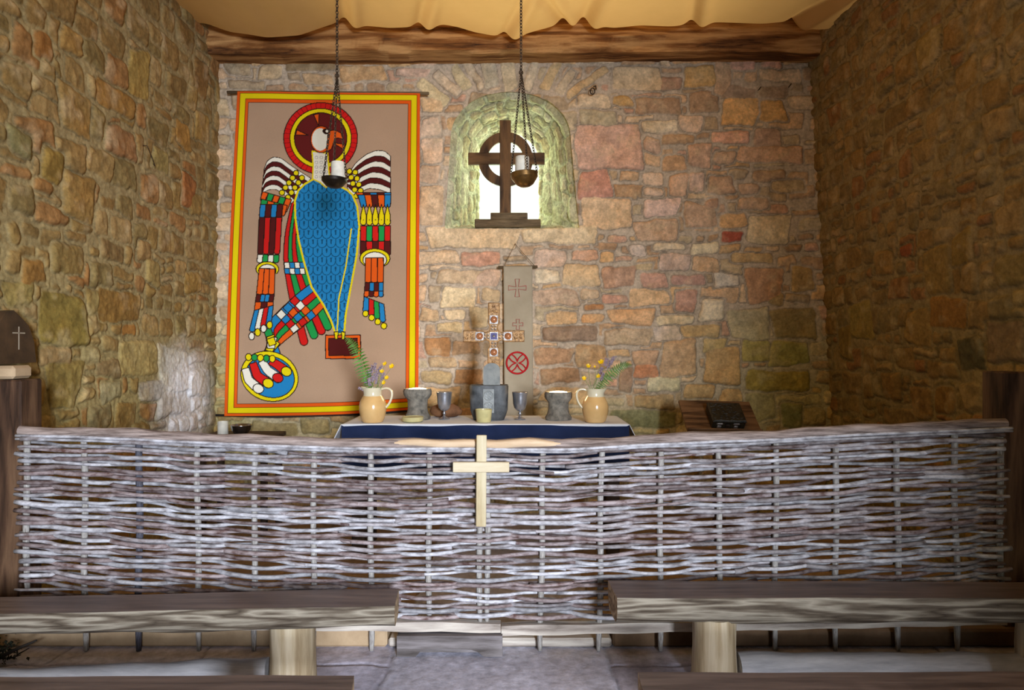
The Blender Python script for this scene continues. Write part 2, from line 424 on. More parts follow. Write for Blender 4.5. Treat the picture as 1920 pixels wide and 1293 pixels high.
def masonry(u, v, hand, auto, seed, mortar, gap=0.012, edge=0.030, dmin=0.004, dmax=0.020, warp=0.022, jit=0.16):
    """u, v 1-D coordinates -> height (nv,nu) and linear colour (nv,nu,3)"""
    rng = random.Random(seed)
    U, V = np.meshgrid(u, v)
    wx = (fbm(U*7, V*7, seed+1, 3)-.5)*2*warp + (fbm(U*26, V*26, seed+2, 2)-.5)*warp*.55
    wy = (fbm(U*7, V*7, seed+3, 3)-.5)*2*warp + (fbm(U*26, V*26, seed+4, 2)-.5)*warp*.55
    Uw, Vw = U+wx, V+wy
    D = np.full(U.shape, 9.0); ID = np.full(U.shape, -1, int)
    du, dv = u[1]-u[0], v[1]-v[0]
    stones = []
    def stamp(st, lim):
        cu, cv, w, h, rot, col = st
        r = math.hypot(w, h)/2 + .07
        i0 = max(0, int((cu-r-u[0])/du)); i1 = min(len(u), int((cu+r-u[0])/du)+2)
        j0 = max(0, int((cv-r-v[0])/dv)); j1 = min(len(v), int((cv+r-v[0])/dv)+2)
        if i1 <= i0 or j1 <= j0: return
        x = Uw[j0:j1, i0:i1]-cu; y = Vw[j0:j1, i0:i1]-cv
        ca, sa = math.cos(rot), math.sin(rot)
        x, y = x*ca+y*sa, -x*sa+y*ca
        js = jit*min(w, h)
        qs = [(sx*w/2+rng.uniform(-js, js)*(1 if w < 2*h else 1.5), sy*h/2+rng.uniform(-js, js)*.8) for sx, sy in ((-1,-1),(1,-1),(1,1),(-1,1))]
        k = 90.0; acc = 0
        for (ax, ay), (bx, by) in zip(qs, qs[1:]+qs[:1]):
            ex, ey = bx-ax, by-ay; L = math.hypot(ex, ey)+1e-9
            nx, ny = ey/L, -ex/L
            acc = acc + np.exp(np.clip(k*((x-ax)*nx+(y-ay)*ny), -60, 60))
        d = np.log(acc)/k
        if lim is not None: d = np.maximum(d, lim[j0:j1, i0:i1])
        if lim is not None and not (d < -0.012).any(): return
        sid = len(stones); stones.append((cu, cv, col, rng.uniform(dmin, dmax), rng.uniform(-.07, .07), rng.uniform(-.07, .07)))
        Dm = D[j0:j1, i0:i1]; Im = ID[j0:j1, i0:i1]
        m = d < Dm
        Dm[m] = d[m]; Im[m] = sid
    for st in hand: stamp(st, None)
    lim = gap - D.copy() if hand else None
    for st in auto: stamp(st, lim)
    n1 = fbm(U*5, V*5, seed+9, 4); n2 = fbm(U*19, V*19, seed+10, 4); n3 = fbm(U*60, V*60, seed+11, 3)
    n4 = fbm(U*9+40, V*9, seed+12, 3)
    cu = np.array([s[0] for s in stones]); cv = np.array([s[1] for s in stones])
    col = np.array([lin(s[2]) for s in stones]); dep = np.array([s[3] for s in stones])
    ta = np.array([s[4] for s in stones]); tb = np.array([s[5] for s in stones])
    ii = np.maximum(ID, 0)
    inside = (D < 0) & (ID >= 0)
    t = np.clip(-D/edge, 0, 1); prof = 1-(1-t)**2.2
    H = prof*(dep[ii] + ta[ii]*(U-cu[ii]) + tb[ii]*(V-cv[ii]) + (n2-.5)*.014 + (n3-.5)*.007 + np.abs(n4-.5)*.014)
    Hm = (n2-.5)*.012 + (n3-.5)*.008 - .004*(1-np.clip(D/.02, 0, 1))
    H = np.where(inside, np.maximum(H, Hm), Hm)
    C = col[ii]*(0.62+0.76*n2)[..., None]
    rust = np.clip((n1-.5)*4.0+(n4-.5)*1.5, 0, 1)[..., None]*.5
    C = C*(1-rust) + C*np.array([1.06, .90, .72])*rust
    pale = np.clip((n4-.58)*5, 0, 1)[..., None]*.35
    C = C*(1-pale) + np.array(lin((205, 186, 150)))*pale
    mc = np.array(lin(mortar))*(0.72+.5*n2+.15*n3)[..., None]
    b = np.clip(-D/.007, 0, 1)[..., None]
    crev = np.clip(1-np.abs(D)/.006, 0, 1)[..., None]*.5*np.clip((n1-.36)*6, 0, 1)[..., None]
    C = np.where(inside[..., None], C*b+mc*(1-b), mc)
    return H, C*(1-crev)

def eq(c, k=0.62, ref=118.0, ds=0.16, sc=1.0, to=None, m=0.0):
    """pull a sampled stone colour towards the common brightness (the light does the rest)"""
    if to: c = tuple(a*(1-m)+b*m for a, b in zip(c, to))
    l = 0.3*c[0]+0.59*c[1]+0.11*c[2]
    g = (ref/l)**(1-k) * sc
    return tuple(min(245, (v*(1-ds)+l*ds)*g) for v in c)

YB = 6.10                                      # back wall
SB = F/YB
def XL(z): return -2.64 - 0.012*(2.4-z)       # left wall plane
def XR(z): return 2.86 - 0.062*(z-0.8)        # right wall plane leans in as it rises

# --- niche outlines (front in the wall face, back at the outer opening)
def bw(px, py): return ((px-CX)/SB, EYE-(py-CY)/SB)
def arch_pts(xl, xr, zb, zs, zt, n, xlt=None, xrt=None):
    """left foot, up, over the arch, down to the right foot"""
    xlt = xl if xlt is None else xlt; xrt = xr if xrt is None else xrt
    pts = []
    for i in range(n): t = i/n; pts.append((xl+(xlt-xl)*t, zb+(zs-zb)*t))
    m = 2*n; cx = (xlt+xrt)/2; rx = (xrt-xlt)/2
    for i in range(m+1):
        a = PI - PI*i/m
        pts.append((cx+rx*math.cos(a), zs+(zt-zs)*math.sin(a)**0.92 if math.sin(a) > 0 else zs))
    for i in range(1, n+1): t = i/n; pts.append((xrt+(xr-xrt)*t, zs+(zb-zs)*t))
    return pts
fl, fb = bw(834, 428); fr, _ = bw(1086, 428); _, fs_ = bw(900, 262); _, ft = bw(900, 172)
FRONT = arch_pts(fl, fr, fb, fs_, ft, 24, bw(845, 0)[0], bw(1070, 0)[0])

# ------------------------------------------------------------------ back wall
def back_wall():
    u = np.arange(-2.80, 3.06, 0.0078); v = np.arange(-0.02, 4.50, 0.0078)
    H = []
    def S(x0, y0, x1, y1, c, rot=0.0):
        a = bw(x0, y1); b = bw(x1, y0)
        H.append(((a[0]+b[0])/2, (a[1]+b[1])/2, b[0]-a[0], b[1]-a[1], rot, eq(c, .92, 165, .02, 1.14, (202, 174, 154), .26)))
    def R(xa, ya, xb, yb, th, c):               # a long stone between two pixels
        a = bw(xa, ya); b = bw(xb, yb)
        H.append(((a[0]+b[0])/2, (a[1]+b[1])/2, math.dist(a, b), th/SB, math.atan2(b[1]-a[1], b[0]-a[0]), eq(c, .9, 165, .06, 1.14, (194, 182, 156), .5)))
    for t in [
        (1085,235,1197,318,(186,148,128)),(1083,322,1146,370,(172,116,96)),(1090,372,1195,424,(200,170,130)),
        (1205,372,1273,408,(206,176,160)),(1192,412,1265,452,(178,146,114)),(1285,382,1345,424,(172,140,110)),
        (1352,400,1398,424,(186,142,88)),(1350,430,1390,455,(140,50,32)),(1405,400,1482,458,(196,180,142)),
        (1290,453,1348,477,(218,204,164)),(1225,456,1284,468,(208,194,162)),(1200,226,1267,248,(206,190,156)),
        (1275,212,1315,248,(190,166,140)),(1355,188,1420,235,(204,156,90)),(1428,188,1475,232,(190,146,82)),
        (1280,124,1335,166,(172,140,82)),(1148,126,1235,172,(186,166,130)),(1080,98,1155,120,(196,180,148)),
        (1262,98,1332,119,(178,134,84)),(1368,110,1415,133,(190,146,128)),(1422,108,1468,128,(188,142,124)),
        (1335,245,1408,270,(202,152,126)),(1418,242,1460,272,(160,130,108)),(1385,276,1512,305,(176,138,106)),
        (1240,290,1290,318,(178,136,92)),(1293,273,1330,315,(176,140,112)),(1337,285,1378,308,(170,140,112)),
        (1250,328,1285,368,(186,150,118)),(1288,322,1320,360,(190,160,138)),(1325,330,1375,362,(164,132,102)),
        (1380,345,1425,366,(170,140,112)),(1445,340,1505,360,(158,138,100)),(1080,178,1144,202,(198,178,144)),
        (1150,180,1185,200,(176,134,64)),(1195,180,1270,214,(140,110,80)),(1085,206,1155,232,(160,150,118)),
        (1235,145,1278,170,(146,116,96)),(1334,118,1368,180,(170,140,108)),(1355,162,1415,184,(132,112,92)),
        (1420,160,1480,184,(134,114,92)),(1205,258,1240,285,(170,140,116)),(1205,322,1244,345,(196,168,138)),
        (1208,348,1244,366,(190,162,134)),(1320,372,1348,392,(160,124,96)),(1380,372,1440,394,(168,138,108)),
        (1000,468,1060,500,(190,164,142)),(1068,468,1118,488,(184,142,112)),(1124,470,1155,491,(190,152,100)),
        (1178,460,1210,478,(196,180,164)),(1237,474,1296,510,(182,160,144)),(1300,480,1350,511,(180,148,110)),
        (1375,474,1447,492,(170,142,92)),(1000,505,1047,532,(206,192,160)),(1058,497,1125,536,(190,164,122)),
        (1128,498,1193,538,(158,122,96)),(1187,492,1224,508,(176,154,112)),(1200,513,1253,536,(176,132,112)),
        (1258,517,1322,535,(158,120,106)),(1334,513,1385,539,(206,202,188)),(1397,505,1472,565,(162,122,88)),
        (1487,500,1527,545,(150,120,66)),(1000,543,1082,576,(164,138,112)),(1090,542,1124,560,(184,158,122)),
        (1128,550,1177,568,(170,126,106)),(1175,540,1258,571,(204,166,118)),(1262,543,1305,585,(164,122,102)),
        (1310,560,1354,604,(214,200,168)),(1362,580,1440,640,(160,154,122)),(1025,585,1085,608,(186,150,102)),
        (1093,587,1133,606,(180,132,80)),(1093,570,1136,581,(152,100,54)),(1142,575,1225,610,(192,148,100)),
        (1232,590,1302,610,(196,180,142)),(1015,613,1125,638,(112,92,72)),(1140,615,1222,650,(164,142,110)),
        (1223,613,1275,640,(194,180,164)),(1278,608,1352,635,(164,136,86)),(1318,633,1360,657,(172,150,94)),
        (1000,650,1078,685,(150,112,76)),(1082,650,1140,690,(146,114,72)),(1185,656,1234,683,(166,134,102)),
        (1244,640,1313,703,(170,138,100)),(1318,655,1390,715,(170,136,86)),(1187,685,1237,708,(166,106,68)),
        (1207,708,1280,735,(182,178,140)),(1185,740,1270,765,(150,126,86)),(1285,720,1340,752,(160,130,84)),
        (1390,638,1440,675,(146,140,76)),(1445,640,1512,685,(130,126,62)),(1405,695,1520,730,(132,114,44)),
        (1465,755,1500,800,(104,108,74)),(1010,690,1080,720,(140,104,68)),(1160,690,1185,735,(128,104,80)),
        (1145,766,1270,800,(104,108,80)),(1400,740,1450,790,(140,132,96)),(1450,580,1525,630,(120,104,62)),
        (1440,545,1470,575,(130,112,70)),
        (800,430,972,464,(202,176,134)),(980,426,1125,460,(206,184,142)),
        (790,180,832,214,(190,160,116)),(790,222,826,255,(196,170,142)),(790,258,828,305,(192,164,134)),
        (790,310,825,345,(170,142,112)),(790,350,828,425,(188,158,120)),
        (480,120,530,150,(160,140,104)),(540,108,625,134,(108,92,62)),(570,137,625,160,(164,138,100)),
        (635,122,720,152,(168,130,82)),(700,98,750,113,(160,142,122)),(770,102,870,120,(176,148,124)),
        (742,125,806,145,(182,152,130)),(420,118,470,142,(130,118,92)),(425,150,500,168,(136,120,92)),
        (865,470,935,498,(170,120,94)),(820,505,905,532,(178,152,116)),(825,540,895,575,(202,182,138)),
        (832,580,870,602,(204,184,146)),(880,572,920,615,(166,146,104)),(820,605,865,622,(178,154,106)),
        (800,628,848,668,(144,98,52)),(800,670,858,690,(160,132,92)),(855,690,905,720,(132,92,50)),
        (905,540,942,565,(176,150,108)),(790,575,824,600,(174,146,106)),(790,470,860,495,(186,160,124)),
        (790,695,845,722,(150,130,86)),(880,503,940,535,(176,146,120)),(470,790,560,815,(120,104,70)),
        (560,785,620,812,(132,116,80)),
    ]: S(*t)
    for t in [(786,152,838,196,24,(196,170,116)),(816,136,866,180,18,(190,164,138)),(850,122,878,172,20,(176,152,104)),
              (872,112,904,170,17,(182,156,126)),(908,100,926,168,26,(160,150,130)),(950,100,957,170,27,(186,160,120)),
              (1006,106,986,172,19,(180,158,130)),(1050,108,1022,166,20,(184,138,76)),(1076,134,1044,178,17,(180,152,120)),
              (1138,128,1062,184,16,(176,130,74)),(984,102,974,160,11,(168,144,118))]: R(*t)
    pal = [(168,138,104),(182,150,112),(150,122,92),(190,166,130),(160,126,88),(172,132,108),(146,128,98),(196,172,138),(178,142,92),(140,112,82),(164,150,118)]
    auto = stone_rows(-2.85, 3.1, -.05, 4.55, random.Random(31), .085, .20, 1.1, 2.6, [eq(c, .92, 165, .02, 1.14, (202, 174, 154), .26) for c in pal], 0.022)
    Hh, C = masonry(u, v, H, auto, 11, (192,174,152))
    U, V = np.meshgrid(u, v)
    # algae: a ragged green film low in both corners
    nz = fbm(U*1.6, V*1.6, 77, 4)
    corner = np.maximum(np.clip((U-1.25)/1.0, 0, 1)*np.clip((1.9-V)/1.0, 0, 1), np.clip((-2.0-U)/.5, 0, 1)*np.clip((2.0-V)/1.0, 0, 1))
    corner = np.maximum(corner, np.clip((1.15-V)/.4, 0, 1)*.6)
    al = np.clip(corner*1.5*(nz+.25), 0, 1)[..., None]*.62
    C = C*(1-al) + C*np.array([.80, .88, .36])*al
    P = np.stack([U, YB - Hh, V], -1)
    # cut the window niche, sliding the rim onto its outline
    fo = np.array(FRONT)
    inside = poly_in(U, V, fo)
    fi = inside[:-1,:-1] & inside[1:,:-1] & inside[:-1,1:] & inside[1:,1:]
    keep = ~fi
    near = np.argwhere(inside)
    kv = np.zeros(inside.shape, bool)
    for a in (0, 1):
        for b in (0, 1): kv[a:kv.shape[0]-1+a, b:kv.shape[1]-1+b] |= keep
    mv = inside & kv
    q = np.stack([U[mv], V[mv]], -1)
    segs = np.concatenate([fo, fo[:1]])
    A = segs[:-1]; B = segs[1:]; E = B-A
    t = np.clip(((q[:,None,:]-A)*E).sum(-1)/np.maximum((E*E).sum(-1), 1e-9), 0, 1)
    proj = A+E*t[..., None]; dd = ((q[:,None,:]-proj)**2).sum(-1); k = dd.argmin(1)
    best = proj[np.arange(len(q)), k]
    P[mv, 0] = best[:, 0]; P[mv, 2] = best[:, 1]
    o = arr_mesh('wall_back', P, C, M['stone'], keep)
    return struct(o)

def poly_in(X, Y, poly):
    r = np.zeros(X.shape, bool); n = len(poly); j = n-1
    for i in range(n):
        xi, yi = poly[i]; xj, yj = poly[j]
        if yi != yj:
            c = ((yi > Y) != (yj > Y)) & (X < (xj-xi)*(Y-yi)/(yj-yi)+xi)
            r ^= c
        j = i
    return r
back_wall()

# ------------------------------------------------------------------ window niche
def niche():
    YO = YB+0.62; so = F/YO
    ow = lambda px, py: ((px-CX)/so, EYE-(py-CY)/so)
    bl, bb = ow(899, 424); br, _ = ow(1011, 424); _, bs = ow(0, 305); _, bt = ow(0, 250)
    # closed loops: up one side, over, down, and back along the sill
    def loop(pts, n):
        p = np.array(pts + [pts[0]], float)
        L = np.concatenate([[0], np.cumsum(np.hypot(*np.diff(p, axis=0).T))])
        return p, L
    A = arch_pts(fl, fr, fb, fs_, ft, 24, bw(845, 0)[0], bw(1070, 0)[0])
    B = arch_pts(bl, br, bb, bs, bt, 24)
    A = np.array(A+[A[0]]); B = np.array(B+[B[0]])
    La = np.concatenate([[0], np.cumsum(np.hypot(*np.diff(A, axis=0).T))])
    nu = 520; nv = 88
    # sample by index of the outline so both loops match corner to corner
    t = np.interp(np.linspace(0, La[-1], nu), La, np.arange(len(A)))
    a = np.stack([np.interp(t, np.arange(len(A)), A[:, k]) for k in (0, 1)], -1)
    b = np.stack([np.interp(t, np.arange(len(B)), B[:, k]) for k in (0, 1)], -1)
    u = np.linspace(0, La[-1], nu); v = np.linspace(0, 0.80, nv)
    pal = [(184,180,148),(192,186,156),(174,170,138),(204,198,170),(180,168,134)]
    auto = stone_rows(-.1, La[-1]+.1, -.05, .9, random.Random(5), .12, .24, .6, 1.3, pal, .016)
    Hh, C = masonry(u, v, [], auto, 23, (182,180,154), edge=.035, dmin=.006, dmax=.026, warp=.03, jit=.22)
    w = v[:, None]/0.80
    W = w[..., None]
    xz = a[None]*(1-W) + b[None]*W
    cen = np.array([(fl+fr)/2, (fb+ft)/2])
    tang = np.gradient(xz, axis=1); nrm = np.stack([-tang[..., 1], tang[..., 0]], -1)
    nrm /= np.linalg.norm(nrm, axis=-1, keepdims=True)+1e-9
    sgn = np.sign(((cen-xz)*nrm).sum(-1, keepdims=True)); nrm = nrm*sgn
    fade = np.clip(np.minimum(w*9, (1-w)*9+.4), 0, 1)
    xz = xz + nrm*(Hh*fade)[..., None] - nrm*(.028*(1-np.clip(w*11, 0, 1)))[..., None]
    y = YB + 0.0 + w*0.62 + np.zeros((1, nu))
    P = np.stack([xz[..., 0], y+.004, xz[..., 1]], -1)
    nz = fbm(u[None]*3, v[:, None]*4, 91, 4)
    al = np.clip((nz-.3)*2, 0, 1)[..., None]*.45
    C = C*(1-al) + C*np.array([.92, 1.0, .80])*al
    o = arr_mesh('window_1', P[::-1], C[::-1], M['splay'])
    struct(o)
niche()

# ------------------------------------------------------------------ side walls
def side_wall(left):
    yy = np.arange(2.7, YB+.12, 0.009); zz = np.arange(-.02, 4.75, 0.009)
    H = []
    xw = 2.64 if left else 2.74
    def S(px, py, w, h, c, rot=0.0):
        s = abs(px-CX)/xw; d = F/s; z = EYE-(py-CY)/s
        s1 = abs(px-w/2-CX)/xw; s2 = abs(px+w/2-CX)/xw
        H.append((d, z, abs(F/s1-F/s2), h/s, rot, eq(c, .85, 140 if left else 142, .02, 1.0, (150, 124, 76) if left else (146, 126, 90), .34)))
    if left:
        for t in [(130,78,42,50,(168,128,68)),(257,142,44,92,(166,140,74)),(215,190,66,46,(150,108,52)),(135,215,58,84,(158,126,72)),
                  (75,85,30,46,(142,88,40)),(22,150,50,60,(132,106,62)),(150,372,70,84,(152,120,66)),(120,598,82,84,(124,108,50)),
                  (225,572,76,54,(130,94,44)),(128,490,62,56,(132,110,64)),(262,675,64,70,(186,164,110)),(328,693,52,88,(222,222,222)),  # the white stone belongs to the painted daylight patch
                  (125,722,60,82,(130,112,62)),(105,665,58,32,(150,122,88)),(34,552,54,48,(160,144,88)),(245,620,26,20,(170,110,50)),
                  (170,667,34,30,(180,166,124)),(215,733,38,32,(160,154,128)),(207,690,46,36,(130,108,80)),(65,512,48,40,(150,104,50)),
                  (290,512,28,44,(168,146,92)),(350,360,30,60,(150,88,50)),(190,780,42,44,(120,110,86)),(330,755,60,40,(176,172,184)),
                  (372,150,24,60,(120,86,48)),(365,380,26,44,(160,132,76)),(40,270,50,48,(116,116,80)),(95,310,34,56,(136,110,48)),
                  (225,265,56,50,(150,104,70)),(175,560,24,46,(150,132,84)),(340,250,26,50,(160,120,60)),(375,240,24,50,(164,132,72)),
                  (300,300,34,40,(150,136,84)),(80,350,36,34,(148,100,54)),(270,470,26,36,(150,118,76)),(210,470,50,38,(124,100,66)),
                  (362,530,28,44,(150,116,58)),(290,735,44,36,(170,168,180)),(375,720,40,46,(168,160,150))]: S(*t)
        pal = [(150,122,76),(136,106,62),(160,132,86),(128,104,64),(144,116,66),(120,104,66),(166,138,92),(150,104,62)]
        auto = stone_rows(2.6, YB+.2, -.05, 4.8, random.Random(41), .10, .27, .8, 1.6, [eq(c, .85, 140 if left else 142, .02, 1.0, (150, 124, 76) if left else (146, 126, 90), .34) for c in pal], .022)
        mort = (158,140,100)
    else:
        for t in [(1757,585,66,54,(140,92,40)),(1705,615,42,64,(156,122,68)),(1797,660,48,72,(58,58,46)),(1862,640,58,82,(124,100,82)),
                  (1795,465,46,64,(136,108,50)),(1885,508,70,54,(128,108,62)),(1740,510,50,88,(140,112,60)),(1648,490,30,46,(150,116,66)),
                  (1600,600,44,72,(142,122,62)),(1690,470,24,22,(140,60,34)),(1650,720,40,50,(124,92,48)),(1740,690,54,34,(134,104,62)),
                  (1700,755,40,56,(128,94,52)),(1745,750,36,46,(126,88,40)),(1660,780,60,36,(124,98,64)),(1570,640,24,60,(130,104,50)),
                  (1755,90,44,56,(150,124,70)),(1850,55,28,30,(172,142,104)),(1862,112,28,32,(176,146,108)),(1820,140,40,50,(146,112,60)),
                  (1840,735,50,40,(150,132,104)),(1900,560,60,30,(150,120,50))]: S(*t)
        pal = [(140,112,70),(128,100,60),(150,120,76),(118,94,58),(136,104,58),(124,106,70),(154,128,88),(136,90,54)]
        auto = stone_rows(2.6, YB+.2, -.05, 4.8, random.Random(43), .08, .22, .8, 1.5, [eq(c, .85, 140 if left else 142, .02, 1.0, (150, 124, 76) if left else (146, 126, 90), .34) for c in pal], .02)
        mort = (146,128,94)
    Hh, C = masonry(yy, zz, H, auto, 51 if left else 63, mort, warp=.026)
    Y, Z = np.meshgrid(yy, zz)
    nz = fbm(Y*1.5, Z*1.5, 71 if left else 72, 4)
    al = np.clip(np.clip((2.3-Z)/1.4, 0, 1)*1.5*nz, 0, 1)[..., None]*.5
    C = C*(1-al) + C*np.array([.86, .93, .52])*al
    if left:      # bluish daylight patch near the altar corner, painted into the stone colour
        lit_patch = np.exp(-((Y-5.55)/.42)**2-((Z-1.0)/.5)**2)
        lit_patch = np.clip(lit_patch*1.7*(fbm(Y*6, Z*6, 99, 4)+.35)-.22, 0, 1)[..., None]*.9
        C = C*(1-lit_patch) + np.array(lin((238,238,242)))*lit_patch
        X = XL(Z) + Hh
        P = np.stack([X, Y, Z], -1)[:, ::-1]; C = C[:, ::-1]
    else:
        X = XR(Z) - Hh
        P = np.stack([X, Y, Z], -1)
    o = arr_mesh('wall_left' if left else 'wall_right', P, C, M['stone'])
    struct(o)
    me = o.data
    return o
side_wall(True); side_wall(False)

def quad_struct(name, pts, mat):
    m = MB(); m.add(pts, [tuple(range(len(pts)))])
    return struct(m.build(name, mat))

# the nave: plain walls behind the camera with a doorway in the rear wall
def nave():
    for nm, x in (('wall_nave_left', -2.66), ('wall_nave_right', 2.80)):
        m = MB()
        s = 1 if x > 0 else -1
        m.box(min(x, x+.3*s), max(x, x+.3*s), -2.6, 2.75, -.02, 4.75)
        struct(m.build(nm, M['rough_wall']))
    m = MB()
    DX0, DX1, DZ = 0.10, 2.10, 2.9  # unseen doorway, its jambs placed to shade the right end of the screen
    m.box(-2.66, DX0, -2.9, -2.6, -.02, 4.75); m.box(DX1, 2.80, -2.9, -2.6, -.02, 4.75); m.box(DX0, DX1, -2.9, -2.6, DZ, 4.75)
    struct(m.build('wall_rear', M['rough_wall']))
nave()

def roof():  # unseen slabs with a central gap, added to darken the canvas edges
    m = MB()
    m.box(-2.95, -1.25, -2.9, 6.4, 5.0, 5.12); m.box(1.75, 3.1, -2.9, 6.4, 5.0, 5.12)
    m.box(-1.25, 1.75, -2.9, -.6, 5.0, 5.12)
    struct(m.build('ceiling_shade_slabs', M['rough_wall']))
roof()

# ------------------------------------------------------------------ floor
def floor():
    u = np.arange(-3.0, 3.05, .012); v = np.concatenate([np.arange(-3.0, 1.2, .12), np.arange(1.2, 3.8, .010), np.arange(3.8, 6.9, .06)])
    U, V = np.meshgrid(u, v)
    wob = (fbm(U*5, V*5, 3, 3)-.5)*.05
    al, ar = -0.575+wob, 0.455+wob          # the aisle strip between the benches
    joint = np.minimum(np.abs(U-al), np.abs(U-ar))
    rows = [1.35, 2.05, 2.75, 3.42, 4.3, 5.2]
    jr = np.full(U.shape, 9.0)
    for r in rows: jr = np.minimum(jr, np.abs(V-r+wob*.5)+np.where((U > al) & (U < ar), 0, .0))
    d = np.minimum(joint, np.where((U > al) & (U < ar), jr, 9))
    for k, x in enumerate((-1.5, -2.2, 1.3, 2.1)): d = np.minimum(d, np.abs(U-x+wob))
    for k, r in enumerate((1.7, 2.45, 3.2, 4.0)): d = np.minimum(d, np.where((U < al) | (U > ar), np.abs(V-r+wob), 9))
    n = fbm(U*4, V*4, 5, 5); n2 = fbm(U*18, V*9, 6, 4)
    C = np.array(lin((186,186,204)))*(0.6+.5*n+.35*n2)[..., None]
    side = ((U < al) | (U > ar))[..., None]
    C = np.where(side, C*np.array([.86,.82,.82]), C)
    tan = (np.clip((V-3.42)*8, 0, 1)*1.0)[..., None]*side
    C = C*(1-tan) + np.array(lin((150,126,100)))*(.6+.8*n)[..., None]*tan
    j = np.clip(1-d/.011, 0, 1)
    C = C*(1-.5*j[..., None])
    Z = -.009*j + (n-.5)*.010 + (n2-.5)*.007
    return struct(arr_mesh('floor', np.stack([U, V, Z], -1), C, M['floor'] if 'floor' in M else M['stone']))
M['floor'] = vcol_mat('slab floor', 22, 0.35, 0.7, 0.35, 0.006, 40, 0.4)
floor()

# kerb stones at the foot of the screen
m = MB(); m.box(-2.56, -.62, 3.385, 3.52, 0, .115, bev=.012); struct(m.build('trim_1', M['step_tan']))
m = MB(); m.box(.50, 2.70, 3.385, 3.52, 0, .09, bev=.012); struct(m.build('trim_2', M['step_brown']))
m = MB(); m.box(-.615, .495, 3.385, 3.52, 0, .045, bev=.01); struct(m.build('trim_3', M['board']))

# ------------------------------------------------------------------ roof beam and canvas
def beam():
    y0, y1 = 5.86, 6.12
    z0 = zpx(97, 5.86); n = 150; m = MB()
    prof = [(y0+.02, .0), (y0, .03), (y0-.01, .13), (y0+.02, .20), (y0+.05, .34), (y0+.05, .62), (y1, .62), (y1, .0)]
    vs = []; k = len(prof)
    for i in range(n+1):
        t = i/n; x = -2.66 + 5.36*t
        for j, (y, z) in enumerate(prof):
            r = vnoise(np.array([x*4.0]), np.array([j*3.1]), 5)[0]-.5; r2 = vnoise(np.array([x*11.0]), np.array([j*5.1]), 6)[0]-.5
            vs.append((x, y + (r*.04+r2*.02 if j < 6 else 0), z0 + z + (.035*r+.014*r2 if j < 6 else 0) + .012*math.sin(x*1.1)))
    fs = []
    for i in range(n):
        for j in range(k):
            j2 = (j+1) % k
            fs.append((i*k+j, (i+1)*k+j, (i+1)*k+j2, i*k+j2))
    fs.append(tuple(range(k))); fs.append(tuple(n*k+j for j in range(k))[::-1])
    m.add(vs, fs)
    o = m.build('roof_beam', M['beam'], auto=0.7)
    tag(o, 'rough-hewn old timber beam along the top of the back wall under the canvas', 'beam')
beam()

def canvas():
    kx = [250,318,385,430,500,560,600,640,680,730,780,830,858,890,935,977,1010,1040,1058,1072,1090,1120,1150,1200,1260,1320,1345,1430,1478,1490,1505,1535,1560,1590,1617,1700]
    ky = [30,34,40,58,70,66,52,39,47,52,50,45,50,60,68,65,56,48,39,42,36,47,52,47,49,42,41,44,40,38,46,53,49,38,34,30]
    d0 = 5.70; s = F/d0
    x = np.linspace(-2.72, 2.80, 360)
    lo = EYE - (np.interp(x*s+CX, kx, ky) - CY)/s
    ker = np.exp(-np.linspace(-1.6, 1.6, 9)**2); ker /= ker.sum()
    lo = np.convolve(np.pad(lo, 4, mode='edge'), ker, 'valid')
    y = np.concatenate([np.linspace(-2.6, 3.6, 60), np.linspace(3.7, 5.35, 60), np.linspace(5.38, 5.92, 60)])
    X, Y = np.meshgrid(x, y)
    LO = np.broadcast_to(lo[None], X.shape)
    mean = lo.mean()
    t = np.clip((d0-Y)/1.8, 0, 1)
    base = LO*(1-t**.6*.8) + mean*(t**.6*.8)
    Z = base + .02*t + (fbm(X*2.2, Y*.7, 5, 3)-.5)*.16*t
    # creases radiating from the fixings
    for cx, dirx in ((-.78, .25), (.42, -.35), (.60, .1), (2.35, .3), (-1.4, .2), (-.06, .3), (1.5, -.2)):
        q = (X - cx - dirx*(d0-Y))
        Z = Z + .04*np.exp(-(q/.05)**2)*np.exp(-((d0-Y)/.9)**2) - .036*np.exp(-((q-.09)/.06)**2)*np.exp(-((d0-Y)/.9)**2)
    b = np.clip((Y-d0)/.22, 0, 1)
    Z = Z + .42*b**1.7
    wall_l = np.clip((-2.2-X)/.5, 0, 1); wall_r = np.clip((X-2.25)/.5, 0, 1)
    Z = Z - 0.02*np.maximum(wall_l, wall_r)
    P = np.stack([X, Y, Z], -1)[::-1]
    o = arr_mesh('ceiling_canvas', P, None, M['canvas'])
    tag(o, 'sagging cream canvas cloth slung under the roof as a ceiling', 'canvas')
canvas()

